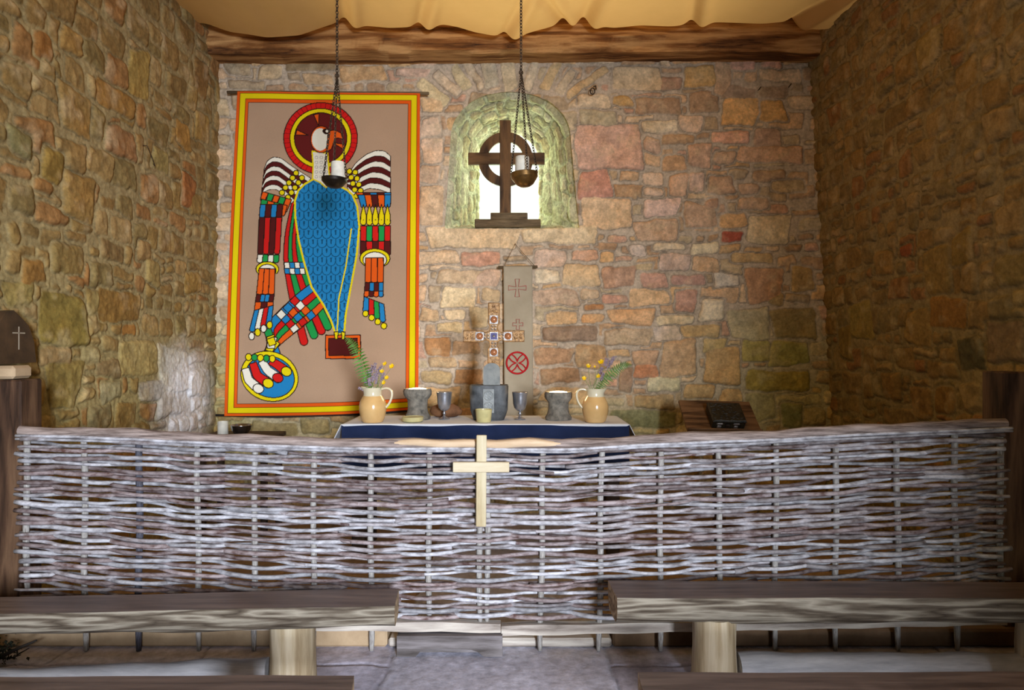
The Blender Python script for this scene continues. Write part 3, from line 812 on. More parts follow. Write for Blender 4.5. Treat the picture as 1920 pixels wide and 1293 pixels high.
# ------------------------------------------------------------------ wattle screen
DS = 3.345
SS = F/DS
def wattle():
    root = thing('wattle_screen', 'woven hazel wattle screen across the chapel in front of the altar', 'screen', (0, DS, 0))
    topx = [30,160,260,400,560,720,900,1060,1200,1400,1600,1750,1890]
    topy = [798,801,805,812,819,823,822,824,815,808,797,790,784]
    topz = lambda x: EYE-(np.interp(x*SS+CX, topx, topy)-CY)/SS
    # top rail: a split pole with a bare patch in the middle
    def pole(name, pxa, pxb, mat, r0, yoff, dz=0, n=60, label=None, taper=0.0):
        mb = MB(); pts = []; rad = []
        for i in range(n+1):
            t = i/n; px = pxa+(pxb-pxa)*t; x = (px-CX)/SS
            pts.append((x, DS+yoff, float(topz(x))-.024+dz+.004*math.sin(9*x)+.003*math.sin(23*x)))
            e = min(t, 1-t)
            rr = r0*(1+.06*math.sin(7*x+1)+.04*math.sin(19*x))
            if taper: rr *= min(1, (e/taper)**.5) if e < taper else 1
            rad.append(max(rr, .002))
        mb.tube(pts, rad, 12)
        o = mb.build(name, mat, root, smooth=True, auto=.9)
        if label: lab(o, label)
        return o
    pole('top_rail', 38, 1885, M['rail'], .026, 0.0)
    pole('bare_strip', 718, 1072, M['bare'], .020, -.014, .004, 30, 'pale stripped patch of the top rail', .2)
    # uprights
    ups = [(50,0),(158,0),(262,1),(370,0),(478,0),(588,0),(694,0),(805,0),(897,0),(914,0),(1018,0),(1128,0),(1238,0),(1346,0),(1456,0),(1568,0),(1681,0),(1788,0),(1874,0)]
    upx = []
    for i, (px, dark) in enumerate(ups):
        x = (px-CX)/SS; upx.append(x)
        r = .0150 if not dark else .0165
        lean = rnd.uniform(-.008, .012) * (1 if px > 960 else -.6)
        zt = float(topz(x))-.045
        short = px in (897, 914, 805, 50, 1874)
        zb = (.135 if 800 < px < 920 else .30) if short else 0.004
        mb = MB(); n = 16
        pts = []
        for k in range(n+1):
            t = k/n; z = zb+(zt-zb)*t
            pts.append((x+lean*(1-t)*2+.003*math.sin(z*9+i), DS+.002*math.sin(z*7+i*2), z))
        rad = [r*(.78+.3*(1-abs(2*t-1)**3)*.75) if False else r*(0.72 if t < .02 else (0.86+.14*min(1, t*5)))*(1+.05*math.sin(t*31+i)) for t in [k/n for k in range(n+1)]]
        mb.tube(pts, rad, 8)
        o = mb.build('upright', M['upright_dark' if dark else 'upright'], root, smooth=True)
        if dark: lab(o, 'darker bluish black upright')
    ts = np.array([-2.47-.1]+upx[:8]+[(upx[8]+upx[9])/2]+upx[10:]+[2.6])
    # woven rods
    N = 46
    botx = [30,250,500,745,1140,1400,1650,1890]; boty = [1118,1134,1150,1158,1158,1150,1136,1120]
    botz = lambda x: EYE-(np.interp(x*SS+CX, botx, boty)-CY)/SS
    mats = [M['hazel_a'], M['hazel_b'], M['hazel_c']]
    rr = random.Random(12)
    nrod = 0
    xa_, xb_ = (40-CX)/SS, (1880-CX)/SS
    wander = [rr.uniform(0, 100) for _ in range(N)]
    for i in range(N):
        f = i/(N-1)
        split = rr.uniform(-1.3, 1.3)
        pieces = [(xa_+rr.uniform(-.02, .02), split+rr.uniform(.08, .2)), (split-rr.uniform(.08, .2), xb_+rr.uniform(-.02, .03))]
        for p, (xa, xb) in enumerate(pieces):
            n = int((xb-xa)/.034); xs = np.linspace(xa, xb, n+1)
            t = np.interp(xs, ts, np.arange(len(ts)))
            c = np.cos(PI*(t+i+0))
            off = np.sign(c)*np.abs(c)**.75*.0255*(1.0)
            zb = topz(xs)-.062; z0 = zb+(botz(xs)-zb)*f
            z = z0 + (fbm(xs*1.5, np.full_like(xs, wander[i]), 4, 2)-.5)*.032 + (fbm(xs*4.5, np.full_like(xs, i*.23), 14, 2)-.5)*.020
            z = z + (vnoise(xs*11, np.full_like(xs, i*7.0+p), 24)-.5)*.0035
            # loose ends spring a little away
            big = rr.uniform(.0104, .0132); small = big*rr.uniform(.58, .82)
            tt = (xs-xa)/(xb-xa)
            if (p == 0) == (rr.random() < .72): rad = big+(small-big)*tt
            else: rad = small+(big-small)*tt
            rad = rad*(1+.10*(vnoise(xs*30, np.full_like(xs, i*3.0), 44)-.5))
            if rr.random() < .4:
                e = tt > .96 if p == 0 else tt < .04
                off = np.where(e, off-.012, off)
            off = off + (.004 if p else -.004)
            mb = MB(); mb.tube(list(zip(xs, DS+off, z)), list(rad), 7)
            mb.build('rod', mats[rr.choice([0, 0, 1, 1, 2, 2, 0])], root, smooth=True); nrod += 1
    # two thin binders under the rail
    for dz, r in ((.045, .008), (.058, .007)):
        mb = MB(); xs = np.linspace(xa_-.01, xb_+.03, 80)
        z = topz(xs)-dz+(fbm(xs*3, xs*0+dz*90, 8, 2)-.5)*.008
        mb.tube(list(zip(xs, xs*0+DS-.024, z)), r, 7); mb.build('rod', M['hazel_c'], root, smooth=True)
    # frayed pale splinters and short side shoots
    # bottom rail in two boards
    def brd(pxa, pxb, ya, yb, yc, yd, name, mat, dd):
        mb = MB()
        z = lambda py: EYE-(py-CY)/SS
        x0, x1 = (pxa-CX)/SS, (pxb-CX)/SS
        n = 24; vs = []; fs = []
        for i in range(n+1):
            t = i/n; x = x0+(x1-x0)*t
            zt = z(ya+(yb-ya)*t)+.003*math.sin(x*13); zb = z(yc+(yd-yc)*t)+.003*math.sin(x*17+1)
            for (y, zz) in ((DS-.036+dd, zb), (DS-.036+dd, zt), (DS+.012+dd, zt), (DS+.012+dd, zb)): vs.append((x, y, zz))
        for i in range(n):
            for k in range(4):
                k2 = (k+1) % 4; fs.append((i*4+k, (i+1)*4+k, (i+1)*4+k2, i*4+k2))
        fs += [(0,1,2,3), (n*4+3, n*4+2, n*4+1, n*4)]
        mb.add(vs, fs); mb.build(name, mat, root)
    brd(60, 939, 1150, 1163, 1170, 1180, 'bottom_rail', M['board'], 0)
    brd(940, 1880, 1168, 1150, 1187, 1166, 'bottom_rail', M['board'], .004)
wattle()

# cross tied to the screen
def screen_cross():
    d = DS-.055; s = F/d
    X = lambda px: (px-CX)/s; Z = lambda py: EYE-(py-CY)/s
    r = thing('hanging_cross', 'plain planed pine cross hung on the middle of the wattle screen', 'cross', (X(902), d, Z(900)))
    mb = MB(); t = .004
    mb.box(X(893), X(912), d-.014, d+.006, Z(986), Z(815), bev=.003, mat=Matrix.Translation((X(902), 0, Z(900)))@Matrix.Rotation(.006, 4, 'Y')@Matrix.Translation((-X(902), 0, -Z(900))))
    mb.build('upright_bar', M['pine'], r)
    mb = MB(); mb.box(X(850), X(955), d-.034, d-.0135, Z(883), Z(864), bev=.003); mb.build('cross_bar', M['pine_x'], r)
screen_cross()

def screen_block():
    d0, d1 = 3.285, 3.345
    s = F/d0
    X = lambda px: (px-CX)/s; Z = lambda py: max(0.0, EYE-(py-CY)/s)
    x0, x1 = X(744), X(942); zt = .100
    poly = [(x0, zt), (x1, zt), (x1, 0), (x1-.09, 0), (x1-.115, .022), (x1-.15, .034), (x0+.15, .040), (x0+.115, .028), (x0+.09, 0), (x0, 0)]
    mb = MB(); mb.prism(poly, d0, d1)
    mb.box(x0+.085, x1-.085, d1-.012, d1-.001, 0, .05)
    o = mb.build('wooden_block', M['block'])
    tag(o, 'weathered wooden block with an arched underside on the floor below the wattle screen', 'block')
screen_block()

# end posts
def post(name, x0, x1, z, label):
    mb = MB()
    y0, y1 = 3.42, 3.58
    mb.box(x0, x1, y0, y1, 0, z, bev=.008)
    o = mb.build(name, M['post'])
    tag(o, label, 'post', 'posts at the ends of the wattle screen')
    return o
post('timber_post', -2.590, -2.462, zpx(712, 3.42), 'square brown timber post at the left end of the wattle screen')
mbp = MB(); 
post('timber_post', 2.462, 2.59, zpx(697, 3.42), 'thick dark timber post at the right end of the wattle screen')

# ------------------------------------------------------------------ benches
def bench(label, corners, legs, stretch, group, th=.102):
    """corners: back-left, back-right, front-right, front-left (x, y) of the top at z 0.40"""
    (bx0, by0), (bx1, by1), (fx1, fy1), (fx0, fy0) = corners
    zt = .40
    r = thing('log_bench', label, 'bench', ((bx0+fx1)/2, (by0+fy1)/2, 0), group)
    n = 40; mb = MB(); vs = []; fs = []; mi = []
    prof = [(0, 1, 0), (1, 1, 0), (1.0, .92, 0), (1.02, .55, 0), (.97, .2, 0), (.85, .02, 0), (.15, 0, 0), (.02, .3, 0), (0, .9, 0)]
    k = len(prof)
    for i in range(n+1):
        t = i/n
        bx, by = bx0+(bx1-bx0)*t, by0+(by1-by0)*t
        fx, fy = fx0+(fx1-fx0)*t, fy0+(fy1-fy0)*t
        for j, (a, b, _) in enumerate(prof):
            w = .006*math.sin(bx*5+j)+.004*math.sin(bx*13+2*j)
            z = zt-th+b*th + (w*.7 if 1 < j < 8 else 0.2*w)
            vs.append((bx+(fx-bx)*a, by+(fy-by)*a - (abs(w)*.5 if 1 < j < 5 else 0), z))
    for i in range(n):
        for j in range(k):
            j2 = (j+1) % k
            fs.append((i*k+j, i*k+j2, (i+1)*k+j2, (i+1)*k+j)); mi.append(0 if j == 0 else 1)
    fs.append(tuple(range(k))[::-1]); mi.append(2)
    fs.append(tuple(n*k+j for j in range(k))); mi.append(2)
    o0 = len(mb.v); mb.v += vs; mb.f += fs; mb.m += mi
    mb.build('seat', [M['seat_top'], M['seat_front'], M['seat_end']], r, auto=.6)
    for (lx, ly, rad) in legs:
        mb = MB()
        mb.lathe([(rad*1.03, 0), (rad*1.0, .03), (rad*.98, .15), (rad*.97, zt-th+.012)], (lx, ly, 0), 22, 0, .03, int(lx*100) % 97)
        mb.build('leg', M['log'], r, auto=.7)
    if stretch:
        (xa, ya, xb, yb, z, rad) = stretch
        mb = MB(); n = 20
        mb.tube([(xa+(xb-xa)*i/n, ya+(yb-ya)*i/n, z+.003*math.sin(i*1.3)) for i in range(n+1)], [rad*(1+.05*math.sin(i*.9)) for i in range(n+1)], 14)
        mb.build('stretcher', M['log_blue'], r, auto=.9)
    return r
def xy(px, d): return ((px-CX)*d/F, d)
g = 'half-log benches facing the wattle screen'
# nearer the screen
bl = xy(748, 3.09); fl_ = xy(740, 2.88)
bench('half-log bench left of the aisle next to the screen, front with greyish grain', [(-2.56, 2.955), bl, fl_, (-2.56, 2.77)],
      [(xpx(547, 2.97), 2.985, .099), (-2.35, 2.87, .097)], (-2.28, 2.86, xpx(500, 2.97), 2.985, .075, .058), g)
br_ = xy(1140, 3.19); fr_ = xy(1157, 2.97)
bench('half-log bench right of the aisle next to the screen, front with swirling grain', [br_, (2.62, 3.17), (2.62, 2.97), fr_],
      [(xpx(1338, 3.08), 3.075, .098), (xpx(1950, 3.07), 3.06, .1)], (xpx(1384, 3.08), 3.075, 2.30, 3.065, .060, .055), g, .124)
# nearer the camera
bl2 = xy(664, 2.275); fl2 = xy(652, 2.03)
bench('dark-topped half-log bench on the left, nearest the camera at the bottom edge', [(-2.5, 2.26), bl2, fl2, (-2.5, 2.02)],
      [(-.86, 2.14, .095), (-2.2, 2.13, .095)], (-2.12, 2.13, -.94, 2.14, .14, .05), g)
br2 = xy(1196, 2.295); fr2 = xy(1216, 2.05)
bench('dark-topped half-log bench on the right, nearest the camera at the bottom edge', [br2, (2.55, 2.30), (2.55, 2.05), fr2],
      [(.80, 2.17, .095), (2.2, 2.18, .095)], (.88, 2.17, 2.12, 2.18, .14, .05), g)

# dried dark branch under the left bench
def dried_branch():
    c = Vector(((8-CX)*3.22/F, 3.22, 0))
    r = thing('dried_branch', 'dark dried leafy branch lying on the floor below the left bench', 'branch', tuple(c))
    mb = MB(); rr = random.Random(3)
    mb.tube([c+Vector((-.06, .0, .01)), c+Vector((.02, -.02, .05)), c+Vector((.10, -.02, .088)), c+Vector((.16, -.01, .112))], [.010, .009, .007, .004], 6)
    for k in range(6):
        a = c+Vector((rr.uniform(-.05, .06), 0, rr.uniform(.02, .06)))
        mb.tube([a, a+Vector((rr.uniform(-.05, .09), rr.uniform(-.05, .03), rr.uniform(.0, .06)))], [.004, .002], 4)
    mb.build('stem', M['twig'], r)
    mb = MB()
    for k in range(170):
        p = c+Vector((rr.gauss(-.01, .045), rr.gauss(0, .03), abs(rr.gauss(.055, .032))+.006))
        q = Matrix.Rotation(rr.uniform(0, 6.3), 4, 'Z') @ Matrix.Rotation(rr.uniform(-1.3, 1.3), 4, 'X')
        l = rr.uniform(.010, .02)
        mb.add([p+q@Vector(v) for v in ((0,0,0), (l*.4, l*.5, .002), (0, l*1.3, 0), (-l*.4, l*.5, .002))], [(0,1,2,3)])
    mb.build('leaves', M['dark_leaf'], r)
dried_branch()

# ------------------------------------------------------------------ altar
AZ = 0.95
AF, AB = 4.76, 5.34
AX0, AX1 = (640-CX)*AF/F, (1180-CX)*AF/F
def altar():
    r = thing('altar_table', 'dark wooden altar table under the white cloth behind the screen', 'table', ((AX0+AX1)/2, (AF+AB)/2, 0))
    mb = MB(); mb.box(AX0+.01, AX1-.01, AF+.02, AB, AZ-.06, AZ-.006, bev=.005); mb.build('tabletop', M['dark_wood'], r)
    for x in (AX0+.10, AX1-.10):
        for y in (AF+.12, AB-.10):
            mb = MB(); mb.box(x-.045, x+.045, y-.045, y+.045, 0, AZ-.06, bev=.004); mb.build('leg', M['dark_wood'], r)
    # navy frontal
    mb = MB(); n = 60; vs = []; fs = []
    for i in range(n+1):
        x = AX0+(AX1-AX0)*i/n
        for (y, z) in ((AF+.010, AZ-.008), (AF-.002+.004*math.sin(x*14), AZ-.15), (AF+.006*math.sin(x*14), AZ-.36), (AF+.012+.006*math.sin(x*14), AZ-.36), (AF+.012+.004*math.sin(x*14), AZ-.15), (AF+.018, AZ-.008)):
            vs.append((x, y, z))
    for i in range(n):
        for j in range(6):
            j2 = (j+1) % 6; fs.append((i*6+j, (i+1)*6+j, (i+1)*6+j2, i*6+j2))
    mb.add(vs, fs)
    o = mb.build('altar_frontal', M['navy'], auto=.8)
    tag(o, 'navy blue cloth hanging down the front of the altar', 'cloth')
    # white cloth: top, wavy front lip, side falls
    nx, ny = 120, 24
    us = np.linspace(-.22, 1.22, nx); vs_ = np.linspace(-.05, 1.0, ny)
    U, V = np.meshgrid(us, vs_)
    w = AX1-AX0
    ue = np.clip(U, 0, 1); over = np.maximum(-U, U-1).clip(0)*w
    side = np.where(U < 0, -1, np.where(U > 1, 1, 0))
    X = AX0 + ue*w + side*over*.45
    Y = AF + np.clip(V, 0, 1)*(AB-AF) - .006
    lip = np.clip(-V, 0, 1)
    ripple = (fbm(U*9, U*0+1, 3, 2)-.5)
    Z = AZ + .004*np.sin(U*17)*np.clip(V*4, .3, 1)*.2 - over*.89 - lip*(.22+.35*ripple)*(side == 0)
    Y = Y - lip*.12*(side == 0) - np.where(side != 0, .0, 0)
    P = np.stack([X, Y, Z], -1)
    o = arr_mesh('altar_cloth', P, None, M['linen'])
    sm = o.modifiers.new('thick', 'SOLIDIFY'); sm.thickness = .004; sm.offset = -1
    tag(o, 'white linen cloth spread over the altar top and falling at its ends', 'cloth')
altar()
TZ = AZ + .003

def ring_tube(mb, c, r, tr, n=24, sides=6, mi=0, axis='y', sx=1, sz=1):
    pts = []
    for i in range(n+1):
        a = 2*PI*i/n
        if axis == 'y': pts.append((c[0]+r*sx*math.cos(a), c[1], c[2]+r*sz*math.sin(a)))
        else: pts.append((c[0]+r*sx*math.cos(a), c[1]+r*sz*math.sin(a), c[2]))
    mb.tube(pts, tr, sides, mi, caps=False)

# jugs
def jug(px, py0, d, k, side, label):
    """px centre of the base, handle on side (+1 right, -1 left)"""
    x, z0 = xpx(px, d), TZ
    r = thing('earthenware_jug', label, 'jug', (x, d, z0), 'earthenware jugs of flowers on the altar')
    H = .245*k
    pr = [(.070,0,0),(.078,.012,0),(.088,.045,0),(.096,.085,0),(.097,.115,0),(.090,.145,0),(.076,.172,0),(.066,.186,0),(.0635,.196,1),(.063,.215,1),(.066,.238,1),(.068,.245,1),(.064,.245,1),(.058,.215,1),(.058,.17,1)]
    mb = MB(); mb.lathe([(a*k, b*k, m) for a, b, m in pr], (x, d, z0), 32)
    # pouring lip opposite the handle
    for i, v in enumerate(mb.v):
        z = v[2]-z0
        if z > .212*k:
            dx = v[0]-x; dy = v[1]-d; q = math.hypot(dx, dy)
            c = -side*dx/max(q, 1e-6)
            if c > .8:
                e = ((c-.8)/.2)*min(1, (z-.212*k)/(.03*k))*.022*k
                mb.v[i] = (v[0]+dx/q*e, v[1]+dy/q*e, v[2]+e*.25)
    mb.build('body', [M['ochre'], M['glaze']], r, auto=.8)
    mb = MB(); pts = []
    for t in np.linspace(0, 1, 18):
        ax = [.062,.095,.128,.140,.128,.105,.090]; az = [.232,.243,.232,.200,.150,.115,.100]
        q = t*6
        pts.append((x+side*np.interp(q, range(7), ax)*k, d, z0+np.interp(q, range(7), az)*k))
    pts = [tuple(sum(np.array(pts[max(0, min(17, i+j))]) for j in (-1, 0, 1))/3) if 0 < i < 17 else pts[i] for i in range(18)]
    mb.tube(pts, [.0085*k]*18, 8, flat=1.35); mb.build('handle', M['glaze'], r, smooth=True)
    return x, d, z0+.235*k
JL = jug(699, 790, 4.86, 1.0, 1, 'ochre earthenware jug at the left end of the altar, handle to the right')
JR = jug(1116, 792, 4.86, .97, -1, 'ochre earthenware jug at the right end of the altar, handle to the left')

# flowers
def frond(tip_pts, n, leaf, label, seed, grp=None):
    rr = random.Random(seed)
    pts = np.array(tip_pts, float)
    t = np.linspace(0, len(pts)-1, 40)
    cur = np.stack([np.interp(t, range(len(pts)), pts[:, k]) for k in range(3)], -1)
    for _ in range(6): cur[1:-1] = (cur[:-2]+cur[1:-1]*2+cur[2:])/4
    mb = MB(); mb.tube([tuple(p) for p in cur], list(np.linspace(.0028, .001, 40)), 5, 1)
    for i in range(n):
        f = .16+.84*i/(n-1)
        k = f*39; p = Vector(np.array([np.interp(k, range(40), cur[:, c]) for c in range(3)]))
        k0, k1 = max(0, int(k)-1), min(39, int(k)+1)
        T = Vector(cur[k1]-cur[k0]).normalized()
        S = T.cross(Vector((.1, 1, .15))).normalized()
        L = leaf*(math.sin(min(1, (1-f)*1.5+.12)*PI/2))*(.55+.45*min(1, (f-.1)*4))
        for sd in (-1, 1):
            D = (S*sd*1.0 + T*.45 + Vector((0, rr.uniform(-.35, .05), rr.uniform(-.35, -.02)))).normalized()
            N = D.cross(T).normalized(); W = D.cross(N).normalized()
            w = L*.19
            vs = [p]; m = 5
            up = []; dn = []
            for q in range(1, m+1):
                g_ = q/m
                ww = w*(1-g_*.85)*(1.0 if q % 2 else .7)
                c = p+D*(L*g_)+Vector((0, 0, -L*.25*g_*g_))
                up.append(c+W*ww); dn.append(c-W*ww)
            vs = [p]+up+dn[::-1]
            mb.add(vs, [tuple(range(len(vs)))], 0)
    o = mb.build('fern_frond', [M['leaf'], M['stem']])
    tag(o, label, 'fern', grp)

def lav(base, top, seed, label, grp):
    rr = random.Random(seed)
    b, t = Vector(base), Vector(top)
    r = thing('lavender_sprig', label, 'flower', base, grp)
    mid = (b+t)/2+Vector((rr.uniform(-.01, .01), 0, 0))
    mb = MB(); mb.tube([b, mid, t], [.0016, .0014, .001], 5); mb.build('stem', M['stem'], r)
    mb = MB(); ax = (t-mid).normalized()
    for k in range(46):
        f = rr.random()
        p = t-ax*(.058*f)+Vector((rr.gauss(0, .006), rr.gauss(0, .006), rr.gauss(0, .003)))
        s = rr.uniform(.0035, .0065)
        mb.add([p+Vector(v)*s for v in ((1,0,0),(-1,0,0),(0,1,0),(0,-1,0),(0,0,1.3),(0,0,-1.3))],
               [(0,2,4),(2,1,4),(1,3,4),(3,0,4),(2,0,5),(1,2,5),(3,1,5),(0,3,5)])
    mb.build('flower_head', M['lav'], r)

def butter(base, top, seed, label, grp, sz=.014):
    rr = random.Random(seed)
    b, t = Vector(base), Vector(top)
    r = thing('buttercup', label, 'flower', base, grp)
    m1 = b+(t-b)*.5+Vector((rr.uniform(-.012, .012), 0, .008))
    mb = MB(); mb.tube([b, m1, t], [.0018, .0015, .0012], 5); mb.build('stem', M['stem'], r)
    mb = MB()
    n = Vector((rr.uniform(-.4, .4), -.9, rr.uniform(.2, .8))).normalized()
    a = n.orthogonal().normalized(); c = n.cross(a)
    for k in range(5):
        q = 2*PI*k/5+rr.uniform(-.1, .1)
        D = a*math.cos(q)+c*math.sin(q); W = n.cross(D)
        mb.add([t, t+D*sz*.5-W*sz*.45+n*sz*.12, t+D*sz*1.05-W*sz*.42+n*sz*.45, t+D*sz*1.2+n*sz*.5, t+D*sz*1.05+W*sz*.42+n*sz*.45, t+D*sz*.5+W*sz*.45+n*sz*.12], [(0,1,2,3,4,5)])
    mb.lathe([(.0001, -.003), (sz*.3, 0), (sz*.26, .003), (.0001, .005)], tuple(t), 8)
    mb.build('blossom', M['yellow'], r)

def flowers():
    def P(px, py, d): return at(px, py, d)
    jl = (JL[0], JL[1], JL[2]-.05); jr = (JR[0], JR[1], JR[2]-.05)
    frond([jl, P(693, 722, 4.86), P(684, 695, 4.86), P(672, 660, 4.85), P(660, 640, 4.84), P(645, 630, 4.83)], 25, .062, 'tall fern frond rising from the left jug against the hanging', 1)
    frond([jr, P(1124, 724, 4.87), P(1138, 708, 4.87), P(1156, 690, 4.88), P(1172, 681, 4.88), P(1183, 684, 4.86)], 23, .046, 'fern frond arching right out of the right jug', 2)
    for i, (px, py, dd) in enumerate([(690,694,0),(697,684,.02),(704,681,-.02),(711,690,.01),(715,686,-.02),(700,700,-.03),(707,704,.0),(684,704,.03),(692,710,-.03),(674,726,-.02),(720,700,.02)]):
        b = (jl[0]+rnd.uniform(-.03, .03), jl[1]+rnd.uniform(-.03, .03), jl[2])
        lav(b, P(px, py, 4.86+dd), 40+i, 'mauve lavender sprig among the flowers of the left jug', 'lavender sprigs in the left jug')
    for i, (px, py, dd) in enumerate([(1138,672,.03),(1146,676,.02),(1152,668,.04),(1131,698,-.02),(1128,688,0)]):
        b = (jr[0]+rnd.uniform(-.03, .03), jr[1]+rnd.uniform(-.03, .03), jr[2])
        lav(b, P(px, py, 4.86+dd), 70+i, 'mauve lavender sprig behind the fern of the right jug', 'lavender sprigs in the right jug')
    for i, (px, py, w) in enumerate([(722,682,'uppermost buttercup of the left jug, next to the lavender'),(735,687,'buttercup at the far right of the left jug spray, second from the top'),
                                     (716,696,'small buttercup low against the lavender of the left jug'),(725,708,'buttercup of the left jug bending right just above the handle'),(720,717,'lowest yellow buttercup just above the rim of the left jug')]):
        butter((jl[0]+.03+rnd.uniform(-.01, .01), jl[1]-.03, jl[2]), P(px, py, 4.83), 90+i, w, 'buttercups in the left jug', .014 if i != 1 else .017)
    for i, (px, py, w) in enumerate([(1127,679,'uppermost buttercup of the right jug'),(1103,686,'buttercup second from the top in the right jug, upper left of the spray'),
                                     (1095,709,'lowest buttercup leaning far left over the handle of the right jug'),(1122,705,'buttercup low against the fern of the right jug'),(1115,687,'small half-closed buttercup bud between the two upper blossoms of the right jug')]):
        butter((jr[0]-.02+rnd.uniform(-.02, .02), jr[1]-.03, jr[2]), P(px, py, 4.83), 120+i, w, 'buttercups in the right jug', .018 if i == 0 else (.007 if i == 4 else .014))
flowers()

# stone candle pots
def candle_pot(px, d, k, top_px, label, lab2):
    x = xpx(px, d)
    s = F/d
    h = EYE-(top_px-CY)/s - TZ
    r = thing('stone_candle_pot', label, 'candle holder', (x, d, TZ), 'stone candle pots on the altar')
    pr = [(.096,0),(.098,.015),(.080,.045),(.073,.080),(.075,h*.62),(.092,h*.72),(.102,h*.80),(.104,h*.92),(.098,h),(.076,h-.002),(.072,h-.028),(.0,h-.03)]
    mb = MB(); mb.lathe([(max(a*k, .001), b) for a, b in pr], (x, d, TZ), 30, 0, .018, int(px))
    mb.build('pot', M['potstone'], r, auto=.9)
    mb = MB(); zt = h-.012
    mb.lathe([(.066*k, h-.029), (.071*k, zt), (.062*k, zt+.012), (.03*k, zt+.017), (.001, zt+.018)], (x, d, TZ), 26)
    o = mb.build('wax_light', M['glow'], r, smooth=True); lab(o, 'bright burning wax light in the pot')
    L = bpy.data.lights.new('candle_glow', 'POINT'); L.energy = 2.2; L.color = (1, .66, .32); L.shadow_soft_size = .05
    lo = bpy.data.objects.new('candle_glow', L); COL.objects.link(lo); lo.location = (x, d+.01, TZ+h+.07)
candle_pot(783, 5.08, 1.0, 728, 'grey stone candle pot beside the left jug with a glowing top', '')
candle_pot(1047, 5.03, 1.0, 734, 'grey stone candle pot beside the right jug with a glowing top', '')

def dish():
    d = 4.88; x = xpx(774, d)
    mb = MB(); mb.lathe([(.066,0),(.074,.006),(.077,.034),(.074,.036),(.070,.032),(.001,.03)], (x, d, TZ), 30)
    o = mb.build('cream_dish', M['cream'], auto=.7)
    tag(o, 'small shallow cream dish in front of the left stone candle pot', 'dish')
dish()

def chalice(px, d, label):
    x = xpx(px, d)
    r = thing('goblet', label, 'goblet', (x, d, TZ), 'pewter goblets on the altar')
    mb = MB(); mb.lathe([(.040,0),(.041,.004),(.030,.010),(.012,.018),(.009,.026)], (x, d, TZ), 26); mb.build('foot', M['pewter'], r, auto=.9)
    mb = MB(); mb.lathe([(.008,.024),(.008,.034),(.014,.042),(.008,.050),(.009,.064)], (x, d, TZ), 20); mb.build('stem', M['pewter'], r, smooth=True)
    mb = MB(); mb.lathe([(.006,.058),(.022,.062),(.042,.082),(.051,.115),(.054,.160),(.058,.196),(.059,.200),(.056,.199),(.050,.150),(.001,.075)], (x, d, TZ), 30); mb.build('cup', M['pewter'], r, smooth=True)
chalice(833, 5.06, 'pewter goblet on the altar to the left of the dark stone block')
chalice(975, 5.04, 'pewter goblet on the altar to the right of the dark stone block')

def brown_stone():
    d = 5.22; x = xpx(836, d)
    mb = MB(); mb.lathe([(.07,0),(.105,.02),(.115,.045),(.10,.075),(.06,.095),(.001,.10)], (x, d, TZ), 24, 0, .06, 4, 1.05, .7)
    tag(mb.build('brown_stone', M['brownstone'], smooth=True), 'rounded reddish brown stone lying behind the left goblet', 'stone')
brown_stone()

def stone_block():
    d = 5.04; x = xpx(917, d); s = F/d
    h = EYE-(721-CY)/s-TZ
    r = thing('stone_block', 'dark carved stone block standing in the middle of the altar', 'stone', (x, d, TZ))
    w = .143
    pr = [(w*.80,0),(w*.86,.02),(w*.98,.07),(w*1.0,h*.6),(w*1.02,h*.95),(w*.99,h),(.001,h)]
    mb = MB()
    # rounded square plan
    mb.lathe(pr, (0, 0, 0), 40)
    vs = []
    for v in mb.v:
        a = math.atan2(v[1], v[0]); q = math.hypot(v[0], v[1])
        k = (abs(math.cos(a))**4+abs(math.sin(a))**4)**-.25
        vs.append((x+v[0]*k*.98, d+v[1]*k*.72, TZ+v[2]))
    mb.v = vs
    mb.build('block', M['slate'], r, auto=.6)
    # carved knot panel on the front
    yf = d-w*.72-.003
    mb = MB(); c0 = xpx(916, yf)
    mb.box(c0-.040, c0+.040, yf-.002, yf+.012, TZ+h*.22, TZ+h*.90, bev=.002)
    zc = TZ+h*.72; zd = TZ+h*.40
    for (zz, q) in ((zc, .033), (zd, .033)):
        ring_tube(mb, (c0, yf-.003, zz), q, .0045, 20, 5)
        ring_tube(mb, (c0-.010, yf-.003, zz+.008), q*.5, .0035, 14, 5)
        ring_tube(mb, (c0+.010, yf-.003, zz-.008), q*.5, .0035, 14, 5)
        mb.tube([(c0-.024, yf-.003, zz-.022), (c0+.024, yf-.003, zz+.022)], .0035, 5)
        mb.tube([(c0-.024, yf-.003, zz+.022), (c0+.024, yf-.003, zz-.022)], .0035, 5)
    lab(mb.build('carved_panel', M['carving'], r), 'lighter interlace panel carved on the front')
    # tablet standing on the block
    dt = 5.03; st = F/dt
    tx = (922-CX)/st; tw = 15.6/st; tz = TZ+h; th = 41/st
    poly = [(tx-tw, tz)]+[(tx-tw*math.cos(a), tz+th-tw*.8+tw*.8*math.sin(a)) for a in np.linspace(0, PI, 17)]+[(tx+tw, tz)]
    mb = MB(); mb.prism(poly[::-1], dt-.014, dt+.014)
    tag(mb.build('slate_tablet', M['slate_pale'], auto=.7), 'round-topped grey slate tablet standing on the dark stone block', 'tablet')
stone_block()

def candle_cup():
    d = 4.86; x = xpx(907, d)
    mb = MB(); mb.lathe([(.049,0),(.051,.004),(.059,.086),(.060,.090),(.056,.090),(.054,.076),(.001,.074)], (x, d, TZ), 30)
    tag(mb.build('candle_cup', M['cream'], auto=.7), 'cream wax candle cup in front of the dark stone block', 'candle')
candle_cup()

